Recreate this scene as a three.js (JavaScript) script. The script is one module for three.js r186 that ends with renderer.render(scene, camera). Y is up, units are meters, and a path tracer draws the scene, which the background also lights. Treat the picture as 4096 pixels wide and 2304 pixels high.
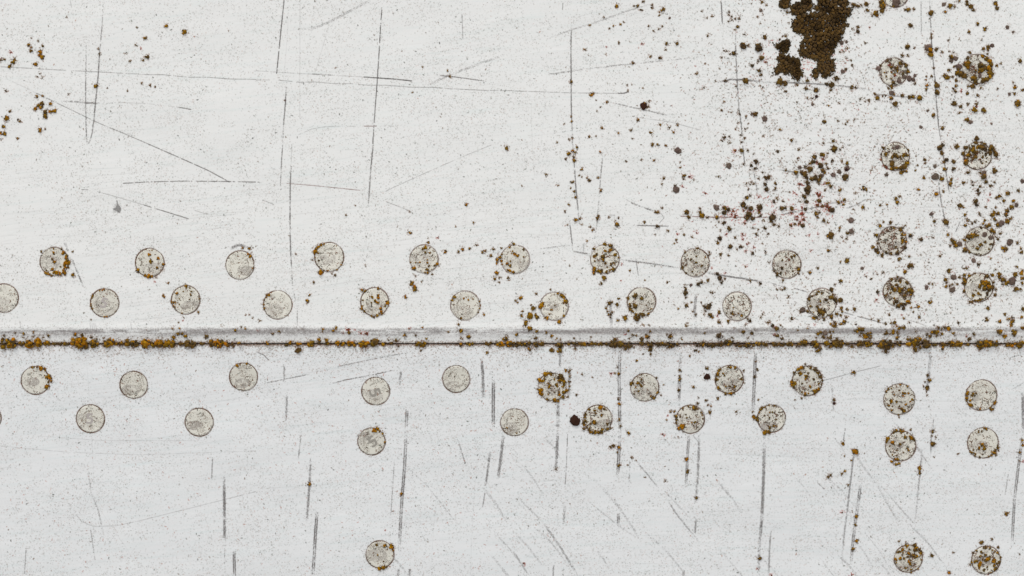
import * as THREE from 'three';
import { mergeGeometries, mergeVertices } from 'three/addons/utils/BufferGeometryUtils.js';
import { FontLoader } from 'three/addons/loaders/FontLoader.js';
import { TextGeometry } from 'three/addons/geometries/TextGeometry.js';

// ---------------------------------------------------------------- camera, sky, sun, exposure
// One pixel of the 4096 x 2304 photograph is 0.1 mm on the metal (a rivet head is about 11 mm across).
const S = 1e-4, D = 0.62, SEAM = 1375, TILT = THREE.MathUtils.degToRad(4.6);
const scene = new THREE.Scene();
const camera = new THREE.PerspectiveCamera(2 * Math.atan(1152 * S / D) * 180 / Math.PI, 16 / 9, 0.02, 50);
camera.position.set(0, 0, D);
camera.lookAt(0, 0, 0);

const renderer = new THREE.WebGLRenderer({ antialias: true });
renderer.toneMapping = THREE.LinearToneMapping;
renderer.toneMappingExposure = 1.085;
renderer.shadowMap.enabled = true;

{ // an even overcast sky, brighter towards the zenith
  const w = 64, h = 32, data = new Float32Array(w * h * 4);
  for (let j = 0; j < h; j++) {
    const e = Math.sin(((j + 0.5) / h - 0.5) * Math.PI), l = 0.52 + 0.85 * Math.max(0, e);
    for (let i = 0; i < w; i++) data.set([l * 0.985, l * 0.988, l * 1.0, 1], (j * w + i) * 4);
  }
  const sky = new THREE.DataTexture(data, w, h, THREE.RGBAFormat, THREE.FloatType);
  sky.mapping = THREE.EquirectangularReflectionMapping;
  sky.magFilter = THREE.LinearFilter;
  sky.needsUpdate = true;
  scene.background = sky;
  scene.environment = sky;
}
const sun = new THREE.DirectionalLight(new THREE.Color().setRGB(1, 0.975, 0.93), 1.45);
sun.position.set(-0.35, 1.3, 0.68);
sun.castShadow = true;
sun.shadow.radius = 34;
sun.shadow.mapSize.set(2048, 2048);
Object.assign(sun.shadow.camera, { left: -0.35, right: 0.35, top: 0.3, bottom: -0.3, near: 0.1, far: 4 });
scene.add(sun);

// ---------------------------------------------------------------- helpers
let seed = 20240611;
const rnd = () => { seed = (seed + 0x6D2B79F5) | 0; let t = Math.imul(seed ^ (seed >>> 15), 1 | seed); t = (t + Math.imul(t ^ (t >>> 7), 61 | t)) ^ t; return ((t ^ (t >>> 14)) >>> 0) / 4294967296; };
const ru = (a, b) => a + (b - a) * rnd();
const pick = (a) => a[Math.floor(rnd() * a.length)];
const clamp = (x, a, b) => Math.min(b, Math.max(a, x));
const smooth = (a, b, x) => { const t = clamp((x - a) / (b - a), 0, 1); return t * t * (3 - 2 * t); };
const hash = (x, y, z) => { let h = Math.imul(x, 374761393) + Math.imul(y, 668265263) + Math.imul(z, 1442695041) | 0; h = Math.imul(h ^ (h >>> 13), 1274126177); return ((h ^ (h >>> 16)) >>> 0) / 4294967296; };
function noise(x, y, z = 0) {
  const X = Math.floor(x), Y = Math.floor(y), Z = Math.floor(z), f = (t) => t * t * (3 - 2 * t), u = f(x - X), v = f(y - Y), w = f(z - Z);
  const l = (a, b, t) => a + (b - a) * t, p = (k) => l(l(hash(X, Y, k), hash(X + 1, Y, k), u), l(hash(X, Y + 1, k), hash(X + 1, Y + 1, k), u), v);
  return l(p(Z), p(Z + 1), w);
}
const fbm = (x, y) => noise(x, y) * 0.55 + noise(x * 2.1 + 9, y * 2.1, 5) * 0.3 + noise(x * 4.3, y * 4.3 + 4, 9) * 0.15;

// the photograph was studied in 16 tiles of 1024 x 576 px, each enlarged 2.5156 times; Z turns a reading into photograph pixels
const Z = 1024 / 2576;
const TILE = { A: [0, 0], B: [1024, 0], C: [2048, 0], D: [3072, 0], E: [0, 576], F: [1024, 576], G: [2048, 576], H: [3072, 576], I: [0, 1152], J: [1024, 1152], K: [2048, 1152], L: [3072, 1152], M: [0, 1728], N: [1024, 1728], O: [2048, 1728], P: [3072, 1728] };

// profile of the upper sheet's edge: flat, a slight swell, then a lip turned in at the seam (px)
const profile = (py) => py < 1288 ? 0 : 1.7 * smooth(1288, 1316, py) - 4.6 * smooth(1310, 1356, py) - 5.6 * clamp((py - 1340) / 33, 0, 1);
const LOWER_Z = -8 * S, SEAM_Y = (1152 - SEAM) * S;
// the lower sheet leans back below the seam: a pixel's ray meets it here (the result counts in 0.1 mm along that sheet)
function onSheet(px, py) {
  if (py <= SEAM + 2) return [px, py];
  const X = (px - 2048) * S, Y = (1152 - py) * S, sn = Math.sin(TILT), cs = Math.cos(TILT), t = (sn * SEAM_Y + cs * (D - LOWER_Z)) / (sn * Y + cs * D);
  return [2048 + t * X / S, SEAM - ((t * Y - SEAM_Y) * cs + (D * (1 - t) - LOWER_Z) * sn) / S];
}
const at = (t, x, y) => onSheet(TILE[t][0] + x * Z, TILE[t][1] + y * Z);
// sheet position -> place in the scene, h px proud of it
function place(px, py, h = 0) {
  const x = (px - 2048) * S;
  if (py <= SEAM + 1) return new THREE.Vector3(x, (1152 - py) * S, (profile(py) + h) * S);
  const d = (SEAM - py) * S;
  return new THREE.Vector3(x, SEAM_Y + d * Math.cos(TILT) - h * S * Math.sin(TILT), LOWER_Z + d * Math.sin(TILT) + h * S * Math.cos(TILT));
}
const taken = {};
const numbered = (n) => { const k = taken[n] = (taken[n] ?? -1) + 1; return k ? `${n}_${String(k).padStart(3, '0')}` : n; };
const shadowed = (o) => { o.traverse((m) => { if (m.isMesh) m.castShadow = m.receiveShadow = true; }); return o; };

// ---------------------------------------------------------------- rivets: [x, y, radius, where, dirt, stamped digit turn]
const RIVETS = [
  [217, 1047, 56, 'A', 0.5], [599, 1051, 56, 'A', 0.4], [960, 1061, 56, 'A', 0.35], [1317, 1029, 57, 'A', 0.4], [1696, 1037, 55.5, 'A', 0.5], [2061, 1038, 56, 'A', 0.3], [2420, 1037, 56, 'A', 0.6], [2781, 1051, 55.5, 'A', 0.65], [3147, 1058, 55.5, 'A', 0.8],
  [16, 1193, 56, 'B', 0.3], [419, 1212, 56, 'B', 0.2, 0.35], [743, 1200, 56, 'B', 0.45], [1111, 1220, 56, 'B', 0.3], [1499, 1208, 55, 'B', 0.6], [1861, 1223, 57, 'B', 0.45], [2217, 1226, 55, 'B', 0.55], [2566, 1207, 56, 'B', 0.4], [2948, 1226, 56, 'B', 0.65], [3287, 1212, 57, 'B', 0.7],
  [3580, -27, 55, 'C', 0.7], [3574, 288, 55, 'C', 1], [3581, 626, 55, 'C', 0.8], [3570, 964, 55, 'C', 0.9], [3591, 1168, 57, 'C', 0.9],
  [3909, 276, 58, 'D', 1], [3911, 624, 54, 'D', 1], [3919, 966, 56, 'D', 0.8], [3915, 1150, 56, 'D', 0.7],
  [141, 1522, 55.5, 'E', 0.3], [535, 1540, 54, 'E', 0.7], [974, 1508, 55, 'E', 0.5], [1503, 1565, 55, 'S', 0.45, 1.22], [1825, 1516, 53.5, 'E', 0.35], [2209, 1548, 55, 'E', 0.9], [2579, 1550, 55, 'E', 0.55], [2917, 1518, 55, 'E', 0.7], [3229, 1524, 59, 'E', 0.8],
  [-51, 1669, 55, 'F', 0.3], [362, 1675, 55.5, 'F', 0.45, 0.05], [797, 1689, 55.5, 'F', 0.5], [1486, 1766, 54, 'S', 0.35, -0.6], [2058, 1689, 54.5, 'F', 0.5], [2392, 1677, 56, 'F', 0.7], [2761, 1677, 56, 'F', 0.75], [3086, 1674, 55, 'F', 0.7],
  [3597, 1597, 61.5, 'G', 0.6], [3926, 1581, 61, 'H', 0.45], [3603, 1784, 60, 'G', 0.6], [3932, 1772, 61, 'H', 0.4], [1520, 2218, 55.5, 'L', 0.45], [3633, 2235, 55.5, 'G', 0.7], [3944, 2241, 57, 'H', 0.8],
];
for (const q of RIVETS) [q[0], q[1]] = onSheet(q[0], q[1]);
const RIVET_PLACE = { A: 'second row above seam', B: 'first row above seam', C: 'inner column above seam', D: 'outer column above seam', E: 'first row below seam', F: 'second row below seam', S: 'stamped with a clear 5', G: 'inner column below seam', H: 'outer column below seam', L: 'standing alone far below seam' };
// ---------------------------------------------------------------- lichen seen in the photograph: [x, y, radius, kind] per tile
// kinds: g golden orange, m olive yellow, o olive brown, b dark brown, y grey, k maroon black, r rust red
const g = 'g', m = 'm', o = 'o', b = 'b', y = 'y', k = 'k', r = 'r';
const LICHEN = {
  A: [[287,452,16,g],[317,475,12,g],[312,512,18,o],[403,522,20,g],[400,552,16,g],[425,575,22,g],[355,642,20,g],[430,465,11,m],[390,415,11,o],[150,595,18,o],[130,622,22,m],[100,668,18,m],[103,524,13,r],[12,602,14,m],[46,597,11,m],[1378,275,7,m],[1672,260,18,g],[1855,323,25,m],[1460,380,18,m],[1370,452,12,m],[1480,572,20,o],[1437,605,14,m],[990,490,11,o],[1000,545,12,o],[963,862,22,m],[1268,533,10,b],[670,172,7,o],[370,972,17,m],[431,966,10,g],[425,1042,22,m],[385,1062,17,m],[415,1075,20,g],[355,1092,18,g],[510,1042,18,g],[455,1125,22,o],[508,1122,18,g],[548,1112,22,g],[458,1172,24,m],[100,1118,14,o],[65,1190,24,m],[180,1202,9,o],[203,1221,13,m],[37,1272,18,m],[8,1338,16,g],[45,1345,20,m],[403,1298,15,g],[402,1316,16,g],[455,1299,8,o],[178,1388,12,g],[10,1402,10,b],[688,950,9,b],[60,918,12,b],[1082,885,7,b],[400,740,10,b],[430,785,12,b],[378,775,10,b],[1425,835,9,m],[1512,858,11,o],[1562,872,8,o],[1280,915,8,m],[1310,615,10,m],[1415,490,9,r],[315,385,8,b]],
  B: [[1950,767,13,m],[1928,710,8,m],[1676,674,6,m],[1575,932,6,m],[802,685,6,o],[294,1010,8,y]],
  C: [[1050,60,18,g],[1320,15,12,m],[1408,78,13,m],[1265,60,14,m],[1228,60,7,m],[1410,50,9,o],[1525,95,18,m],[1505,105,10,g],[1484,121,8,g],[1480,154,9,m],[1300,100,14,o],[1588,180,9,y],[927,177,7,m],[783,253,10,m],[1020,260,9,m],[1093,245,10,m],[1124,220,7,m],[983,282,8,m],[1375,260,9,o],[1512,262,9,o],[1478,290,9,m],[1425,310,9,o],[1555,437,17,m],[1663,437,17,m],[1075,428,11,o],[730,500,13,g],[1310,437,13,r],[1545,500,11,o],[1394,570,13,m],[1487,580,17,o],[953,475,6,r],[947,548,7,o],[1217,635,14,o],[1972,352,18,o],[2020,162,12,m],[1858,740,13,m],[593,824,16,m],[1938,637,8,o],[1930,880,13,b],[1160,852,8,b],[1317,887,6,m],[1172,918,10,o],[798,955,17,g],[818,942,12,g],[952,1028,13,g],[1325,1065,34,k],[1335,1040,11,g],[1365,1080,16,o],[1378,1023,12,o],[848,1010,5,o],[890,1078,7,o],[857,1118,6,o],[1265,1207,15,m],[903,1292,14,g],[1197,1310,14,m],[1494,1255,13,m],[1580,1280,17,o],[1665,1256,13,m],[1622,1330,11,m],[1400,1335,20,o],[1070,1340,10,m],[779,1377,12,m],[845,1370,7,m],[605,1390,12,g],[573,1402,9,m],[598,1221,9,m],[595,1172,8,m],[453,1434,8,m],[526,1245,6,o],[1215,1390,8,o],
    [2183,118,10,o],[2210,165,9,o],[2182,150,8,o],[2215,205,12,o],[2247,190,9,o],[2285,190,12,o],[2180,215,8,o],[2268,272,15,m],[2240,296,10,o],[1960,180,8,o],[1908,112,8,b],[2505,105,16,y],[2473,168,11,o],[2510,15,20,o],[2560,48,12,o],[2525,145,8,b],[2500,235,7,b],[2545,373,22,o],[2325,462,32,b],[2375,455,18,o],[2480,478,44,b],[2340,347,14,b],[2138,505,12,b],[2168,515,11,b],[2195,540,12,b],[2230,535,20,b],[2110,576,11,b],[2510,580,25,o],[2550,620,14,r],[2480,615,14,b],[2420,660,18,b],[2490,710,18,b],[2505,755,16,b],[2092,692,8,o],[2150,815,16,b],[2350,815,28,o],[2045,822,9,b],[2500,860,10,b],[2520,880,13,b],[2252,868,8,o],[2130,1030,12,b],[2290,1145,14,b],[2412,1148,14,y],[2450,1147,24,o],[2355,1175,9,o],[2543,1195,28,y],[2278,1235,9,b],[2345,1300,14,b],[2305,1365,14,b],[2338,1388,12,o],[2378,1247,7,o],[2250,1298,8,b],[2135,1382,16,b],[2115,1415,14,b],[2190,1435,16,o],[2310,1435,14,b],[2190,1380,14,b],[2530,1370,10,b],[2112,1108,10,o],[2205,1127,7,o]],
  D: [[990,40,20,o],[860,50,22,o],[905,60,18,o],[940,55,14,o],[1000,105,17,o],[1150,60,32,m],[1150,110,20,o],[1145,20,24,o],[1085,140,26,m],[1048,160,9,o],[1290,25,40,y],[1265,60,14,m],[1415,100,20,m],[1380,98,10,o],[1468,92,12,m],[1640,130,24,o],[1770,42,18,y],[1830,62,24,m],[1877,68,12,m],[1787,118,14,g],[1925,12,12,m],[2000,15,16,m],[2000,45,16,m],[2040,65,22,o],[2062,100,16,m],[2288,32,20,m],[2306,80,20,m],[2305,55,10,g],[1433,255,20,o],[905,272,16,o],[855,292,14,o],[900,318,20,b],[2112,242,16,m],[2182,290,18,m],[2022,324,15,m],[2408,275,17,y],[2467,322,11,y],[1822,400,14,o],[1648,345,10,o],[1645,385,10,o],[1645,365,8,m],[1610,475,30,y],[1640,500,24,g],[1635,545,26,m],[1695,498,18,m],[1600,510,16,o],[1752,525,12,m],[1400,470,22,o],[1470,480,10,b],[1412,560,16,o],[1825,520,10,b],[2255,460,18,y],[2215,470,18,o],[2218,498,16,o],[2167,492,16,m],[2030,532,14,m],[1840,572,20,m],[1885,587,23,y],[1842,610,20,y],[1867,525,10,b],[2150,400,9,b],[2535,612,18,m],[2305,660,14,m],[2343,638,9,m],[1818,712,16,m],[1775,755,16,m],[1800,775,24,m],[1857,772,13,m],[1667,687,10,m],[1645,766,13,m],[1592,770,8,m],[1478,760,14,y],[1590,800,7,m],[1895,808,16,m],[1890,865,13,g],[1862,890,12,m],[1888,915,16,m],[1600,862,16,g],[1598,900,14,m],[1690,830,12,m],[1700,865,24,o],[1700,928,24,o],[2008,942,15,m],[2145,885,13,m],[2015,870,12,m],[1945,912,13,r],[2485,878,18,m],[2465,830,8,m],[2562,906,14,m],[2478,942,15,o],[2428,948,14,y],[2310,893,9,m],[2512,1040,30,m],[1350,965,18,m],[1420,980,18,m],[1455,970,18,m],[1520,988,26,m],[1102,985,20,m],[1240,990,18,m],[1278,1045,24,o],[1243,935,22,y],[1270,950,10,m],[1475,840,14,o],[1215,885,14,o],[1255,885,16,o],[925,997,9,m],[1015,1010,12,o],[980,1022,10,o],[1075,945,12,o],[1180,970,14,b],[1150,965,12,b],[610,1062,9,g],[292,1028,7,m],[394,985,10,o],[448,1052,13,y],[488,972,15,k],[450,992,14,b],[713,1043,11,b],[640,850,30,o],[590,845,18,b],[630,915,20,o],[690,790,24,o],[750,720,20,y],[785,700,14,o],[840,895,20,o],[885,885,16,o],[850,870,12,m],[385,890,18,o],[483,908,24,o],[395,810,18,o],[290,850,18,o],[120,825,36,o],[170,840,26,o],[178,920,14,o],[180,355,16,o],[148,372,9,o],[835,605,8,o],[847,655,12,m],[785,580,9,b],[725,520,14,o],[760,515,10,o],[800,480,16,o],[790,420,14,y],[740,430,18,y],[978,432,9,o],[1027,278,9,r],[193,122,16,o],[210,230,8,b],[1875,1040,24,o],[1938,1075,17,m],[2010,1045,14,m],[2095,1045,18,o],[2090,1075,14,r],[2075,1110,26,m],[2170,1110,22,m],[1922,1138,11,m],[2110,960,14,o],[1665,1160,18,m],[1605,1115,12,y],[2000,1205,20,m],[2040,1230,18,y],[2008,1195,10,g],[1757,1290,17,m],[565,1222,20,o],[705,1215,13,o],[798,1217,14,o],[867,1205,10,b],[782,1250,8,o],[122,1305,14,m],[242,1412,18,o],[658,1418,17,m],[560,1440,9,o],[2100,1395,22,o],[2090,1435,20,o],[2150,1435,12,o],[2250,1245,9,y],[1540,1280,14,y],
    [1205,610,16,o],[1190,620,14,y],[1215,655,18,r],[1240,680,16,m],[1300,690,18,o],[1330,640,20,o],[1385,655,22,o],[1350,560,16,o],[1280,755,20,r],[1240,730,14,r],[1355,745,16,m],[1410,720,18,m],[1370,775,20,y],[1420,790,24,y],[1460,800,20,y],[1240,790,11,m],[1260,835,18,o],[1320,820,24,y],[1240,865,16,m],[1300,715,14,m],[1170,730,8,m],[1110,690,22,y],[1130,655,12,o],[1195,770,12,o],
    [2160,570,20,m],[2195,590,22,m],[2230,615,22,g],[2240,650,22,m],[2220,690,26,g],[2230,730,26,m],[2235,770,24,m],[2180,680,28,o],[2140,660,26,o],[2150,700,28,m],[2010,640,34,m],[2015,680,20,g],[1985,650,22,o],[2090,712,14,g],[2120,725,10,g],[1900,735,20,m],[1940,745,28,o],[1975,770,26,o],[1920,670,28,y],[1910,700,18,o],[2070,790,28,m],[2085,820,20,o],[2160,810,24,o],[2200,800,22,m],[2250,745,18,m],[2130,770,18,y],[2060,870,24,o],[2100,840,16,o],[2010,585,16,o],[1870,670,11,m],[2210,540,10,o]],
  E: [[415,1085,10,m],[541,1097,16,g],[617,1057,10,m],[636,1097,20,g],[668,1135,20,g],[670,1165,18,m],[660,1200,20,g],[690,1195,22,g],[650,1215,18,m],[655,1245,18,g],[640,1280,22,g],[650,1305,18,g],[685,1240,14,m],[605,1305,18,g],[575,1300,22,g],[545,1290,18,g],[530,1260,16,g],[525,1325,14,m],[490,1305,18,g],[462,1300,16,g],[465,1270,12,m],[548,1185,18,g],[525,1160,14,m],[460,1250,9,o],[733,1313,18,m],[732,1085,8,m],[540,1055,9,m],[610,1235,9,m],[1503,1117,18,g],[1592,1150,18,g],[1517,1180,20,m],[1520,1200,10,g],[1643,1215,16,g],[1388,1272,22,g],[1462,1322,16,g],[1495,1330,22,g],[1525,1328,16,g],[1580,1253,17,m],[1367,1195,6,o],[1407,1160,10,o],[1530,1070,8,m],[1570,1340,11,o],[1640,1265,8,o],[1470,1065,6,m],[2512,1050,17,g],[2443,1048,12,g],[2515,1128,18,g],[2495,1108,11,g],[2545,1247,14,g],[1693,1400,10,g],[1555,1386,6,r],[1875,1432,18,g],[1910,1445,12,m]],
  F: [[2522,42,20,m],[2115,610,15,g],[2010,830,6,m],[2188,792,9,o],[907,718,8,m],[998,620,5,o],[1545,684,9,b],[1555,892,17,g],[1735,988,14,m],[1832,938,11,r],[1733,945,6,o],[683,1010,13,g],[655,1012,15,g],[628,1032,17,g],[605,1048,14,g],[595,1085,24,g],[625,1092,15,m],[590,1100,12,g],[596,1145,9,g],[808,1025,7,g],[855,1215,10,g],[868,1190,8,m],[722,1276,13,g],[650,1292,25,g],[630,1177,13,o],[568,1165,10,o],[742,1117,8,r],[793,1322,13,o],[765,1302,8,o],[582,1393,11,m],[815,1265,8,m],[685,1270,8,m],[1708,1040,20,g],[1680,1055,14,m],[1750,1042,8,m],[1705,1095,14,m],[1752,1095,13,g],[1785,1080,14,o],[1725,1165,9,g],[1650,1190,10,g],[1725,1195,11,g],[1605,1193,8,m],[1667,1115,10,o],[1738,1225,14,m],[1800,1222,14,m],[1825,1210,18,g],[1590,1252,21,g],[1722,1265,18,m],[1720,1297,15,g],[1700,1290,10,m],[1768,1263,7,o],[1770,1313,9,o],[1558,1190,8,m],[1905,1085,16,g],[2038,1083,11,m],[2077,1062,16,g],[2150,1050,14,m],[2212,1015,15,o],[2280,1085,16,m],[2303,1075,12,m],[2390,1058,14,m],[2362,1125,15,m],[2470,1048,8,o],[1570,1403,24,g],[1595,1440,20,g],[1605,1330,10,o],[1668,1390,7,o],[1105,1225,9,o],[400,1108,6,o],[2400,1358,16,m],[2450,1350,12,m],[2420,1298,20,g],[2540,1350,15,m],[2447,1393,8,m],[2427,1167,16,g],[2425,1200,14,g],[2455,1138,18,m],[2475,1110,10,m],[2470,1175,15,g],[2480,1210,10,g],[2555,1038,14,g],[2525,1205,16,g],[2560,1225,16,m],[2535,1265,14,m],[2555,1275,18,g],[2560,1180,10,m],[2570,1100,8,m]],
  G: [[15,1010,16,m],[20,1105,16,g],[35,1110,14,g],[60,1125,18,g],[5,1080,10,m],[117,1065,14,m],[117,1135,10,m],[10,1295,18,g],[652,38,15,m],[610,68,14,g],[640,85,14,m],[572,97,20,m],[622,130,12,m],[628,165,18,m],[540,150,11,m],[707,252,14,m],[678,316,7,m],[702,333,7,m],[755,342,8,m],[776,370,16,m],[873,338,12,g],[886,75,10,g],[1145,170,9,o],[1303,160,10,o],[1430,166,12,m],[1415,8,18,m],[1468,10,14,m],[1548,18,12,g],[610,383,15,m],[460,418,8,m],[588,447,8,m],[627,480,11,m],[640,535,14,m],[892,467,15,m],[345,312,14,m],[98,422,6,m],[571,610,11,m],[533,674,10,o],[865,745,20,m],[873,722,10,m],[968,740,12,o],[640,765,18,m],[685,752,12,m],[1060,815,22,m],[1070,745,9,m],[1043,772,7,o],[787,836,12,m],[815,868,14,g],[700,812,7,m],[558,815,6,o],[755,977,9,m],[1328,797,18,o],[1460,685,14,m],[1440,685,10,m],[1475,685,9,m],[1508,645,12,b],[1465,830,18,b],[1568,873,12,m],[1670,65,32,y],[2183,220,26,y],[2058,638,30,y],[1650,455,32,y],[1642,415,14,m],[1733,322,18,m],[1727,355,12,o],[1792,330,18,r],[1828,360,10,o],[1717,432,10,r],[1527,345,14,m],[1510,397,12,o],[1693,237,8,m],[1695,185,8,b],[1943,500,13,r],[2080,330,9,m],[2310,65,20,m],[2370,65,10,o],[2245,70,18,r],[2430,105,9,b],[2335,200,14,b],[2410,215,16,b],[2450,180,24,b],[2450,245,18,b],[2393,257,9,b],[2525,288,11,b],[2483,350,12,o],[2550,345,22,b],[2355,403,14,o],[2392,405,12,b],[2430,400,12,m],[2412,380,10,b],[2373,458,12,b],[2545,410,18,b],[2560,455,20,b],[2365,540,18,m],[2390,520,14,b],[2485,530,14,r],[1755,685,24,o],[1780,735,20,m],[1885,655,14,b],[1895,690,18,o],[1910,720,24,m],[1965,740,16,o],[2135,645,22,m],[2140,690,24,b],[2175,660,20,b],[2230,675,22,r],[2250,725,22,r],[2205,705,14,r],[2325,610,26,b],[2350,635,18,b],[2400,650,22,b],[2330,670,14,r],[2380,710,30,b],[2360,745,24,o],[2420,745,22,b],[2490,635,26,b],[2480,680,20,r],[2500,720,16,b],[2060,740,18,m],[2540,770,12,b],[2340,800,16,r],[2130,795,18,b],[2185,852,22,o],[2100,870,9,b],[2080,785,8,o],[2425,845,8,o],[2545,848,18,b],[2478,857,8,o],[1855,888,14,r],[1700,850,8,b],[1440,910,8,b],[1810,935,12,m],[1730,915,10,o],[1665,910,9,r],[1655,965,12,m],[1635,1000,8,m],[2070,990,18,m],[2090,950,20,b],[2150,910,12,r],[2325,915,16,r],[2325,960,14,r],[2250,945,14,o],[2460,910,16,o],[2380,1000,12,r],[2300,1035,18,b],[2195,1035,22,b],[2265,1065,10,b],[2520,1000,9,b],[2430,1040,10,r],[2100,1103,20,o],[2355,1080,12,r],[2425,1100,16,b],[2180,1122,10,o],[2550,1080,14,b],[1985,1115,12,o],[1985,1090,8,o],[2350,1230,13,r],[2010,1248,7,r],
    [933,1008,18,m],[990,1025,20,m],[825,1055,15,m],[940,1077,16,g],[995,1065,20,g],[970,1090,14,m],[1040,1120,20,m],[850,1110,16,m],[830,1130,20,m],[915,1130,22,o],[915,1165,18,g],[940,1200,14,m],[1000,1210,16,m],[1020,1200,14,m],[830,1250,18,g],[825,1275,16,g],[825,1300,14,g],[865,1275,18,m],[895,1278,18,m],[895,1300,12,m],[950,1285,18,m],[980,1275,14,m],[1020,1262,20,m],[925,1350,22,m],[893,1405,17,m],[1185,1273,10,m],[1105,1215,8,r],[833,1178,10,m],[960,1240,11,o],[1070,1145,10,m],[1865,1055,18,o],[1742,1090,11,o],[1800,1165,14,o],[1855,1195,14,m],[1855,1130,11,o],[1910,1228,14,o],[1948,1140,9,m],[1715,1245,18,m],[1750,1295,14,m],[1740,1220,8,o],[1815,1285,10,o],[1568,1390,12,m],[2065,1310,18,b],[2090,1350,22,b],[2110,1390,18,b],[2143,1355,10,o],[2145,1295,10,r],[1970,1378,16,o],[1908,1395,16,b],[1875,1410,18,b],[1798,1420,14,y],[1745,1440,14,b],[2398,1385,14,b],[2495,1405,16,b],[583,1222,9,o],[1095,1377,5,r],[1340,1370,6,m]],
  H: [[665,50,30,o],[725,55,10,o],[755,30,12,b],[600,92,10,m],[548,108,24,m],[465,130,22,b],[460,175,24,b],[425,190,16,m],[530,215,26,b],[580,205,14,m],[500,185,14,r],[555,155,16,r],[420,255,28,o],[375,230,16,b],[370,300,28,o],[345,290,22,b],[280,290,22,m],[182,263,12,m],[385,335,22,b],[440,350,22,o],[480,340,26,b],[525,330,22,b],[510,360,22,o],[570,290,14,m],[550,265,22,o],[545,320,16,y],[400,390,22,b],[410,440,26,o],[380,460,22,b],[400,490,22,b],[365,530,20,o],[385,580,20,b],[350,410,10,r],[322,410,16,r],[575,465,12,o],[600,395,18,m],[630,430,18,m],[625,390,12,b],[560,400,12,r],[510,400,12,o],[320,237,16,y],[295,150,14,o],[100,75,16,b],[310,57,12,m],[750,172,15,o],[797,195,18,m],[795,245,24,y],[790,255,18,k],[716,280,22,y],[657,312,22,y],[655,305,10,k],[780,335,32,o],[645,170,16,b],[600,245,14,o],[15,335,20,o],[75,400,16,o],[70,450,16,o],[725,462,18,m],[965,425,14,o],[955,455,16,m],[990,455,16,m],[880,490,12,b],[212,488,9,o],[262,490,10,r],[290,505,9,r],[500,490,20,r],[520,520,22,r],[515,570,22,o],[490,610,22,r],[540,630,24,r],[590,620,22,r],[610,650,24,r],[640,665,26,b],[600,600,14,o],[95,555,16,o],[60,580,16,b],[148,572,12,o],[140,650,22,o],[175,645,16,b],[240,650,22,o],[320,580,10,o],[350,645,14,r],[380,655,18,b],[480,700,22,m],[515,690,14,b],[500,740,14,o],[560,770,16,o],[598,785,15,o],[40,740,34,b],[60,690,14,r],[30,780,16,b],[60,810,16,o],[110,830,14,o],[240,690,18,r],[300,730,18,r],[340,710,22,r],[360,760,20,r],[290,760,16,r],[320,800,20,r],[350,825,18,b],[270,810,14,o],[230,820,18,r],[710,585,18,m],[755,610,14,m],[770,565,16,m],[740,580,9,r],[863,660,10,o],[955,640,18,m],[895,600,7,o],[1195,610,9,m],[1128,615,14,o],[1285,550,18,m],[1323,527,14,m],[1305,590,20,m],[1513,462,15,g],[838,768,26,y],[848,772,13,k],[722,845,10,m],[715,870,10,m],[838,880,24,y],[800,895,18,o],[630,920,32,o],[600,930,10,m],[650,910,14,m],[740,940,9,b],[793,957,14,b],[505,905,9,r],[415,915,9,r],[1,910,14,b],[607,1070,16,m],[790,1172,24,m],[728,1185,8,m],[425,1290,18,m],[500,1250,13,m],[430,1075,10,r],[733,1380,18,m],[670,1415,12,b],[980,1335,11,b],[1035,1355,12,o],[950,1250,14,y],[1155,1300,14,b],[1095,1310,8,b],
    [1155,40,14,m],[1258,40,14,y],[1302,30,22,y],[1365,115,20,m],[1365,105,10,g],[1280,110,22,o],[1305,130,18,m],[1250,130,16,m],[1180,105,18,m],[1195,90,14,o],[1330,130,18,o],[1400,120,16,m],[1400,190,22,m],[1370,225,26,m],[1340,240,22,o],[1300,245,18,m],[1255,245,24,m],[1245,195,26,o],[1180,215,20,r],[1200,245,14,r],[1140,105,12,b],[1135,160,12,r],[1340,285,20,m],[1365,275,14,m],[1393,278,13,m],[1410,60,12,o],[1210,50,12,o],[1192,310,16,y],[1577,158,14,m],[1580,192,9,m],[1505,213,9,m],[1485,265,9,m],[1570,340,16,m],[1680,225,16,y],[1680,330,32,y],[1748,352,20,m],[1692,503,20,g],[1765,477,13,m],[1730,40,26,b],[1760,10,18,b],[1750,90,20,o],[1795,160,20,b],[1770,180,14,o],[1865,178,20,o],[1900,25,22,o],[1772,252,18,m],[1790,255,12,b],[1870,250,20,b],[1845,355,16,m],[1838,405,20,m],[1968,392,16,m],[2015,285,16,o],[1990,40,20,o],[1960,95,20,o],[1995,165,22,m],[1990,190,22,o],[2020,110,24,m],[2025,80,18,o],[2060,60,24,m],[2080,80,22,o],[2085,130,20,o],[2150,30,26,o],[2180,50,22,b],[2245,40,26,o],[2190,105,16,b],[2230,90,22,o],[2270,65,20,o],[2290,100,24,o],[2300,125,14,b],[2160,130,14,o],[2135,160,16,r],[2200,140,12,o],[2160,200,14,b],[2200,185,14,o],[2110,30,20,m],[2060,20,16,b],[2030,45,14,m],[2180,5,18,o],[2100,100,14,r],[2060,155,14,m],
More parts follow.
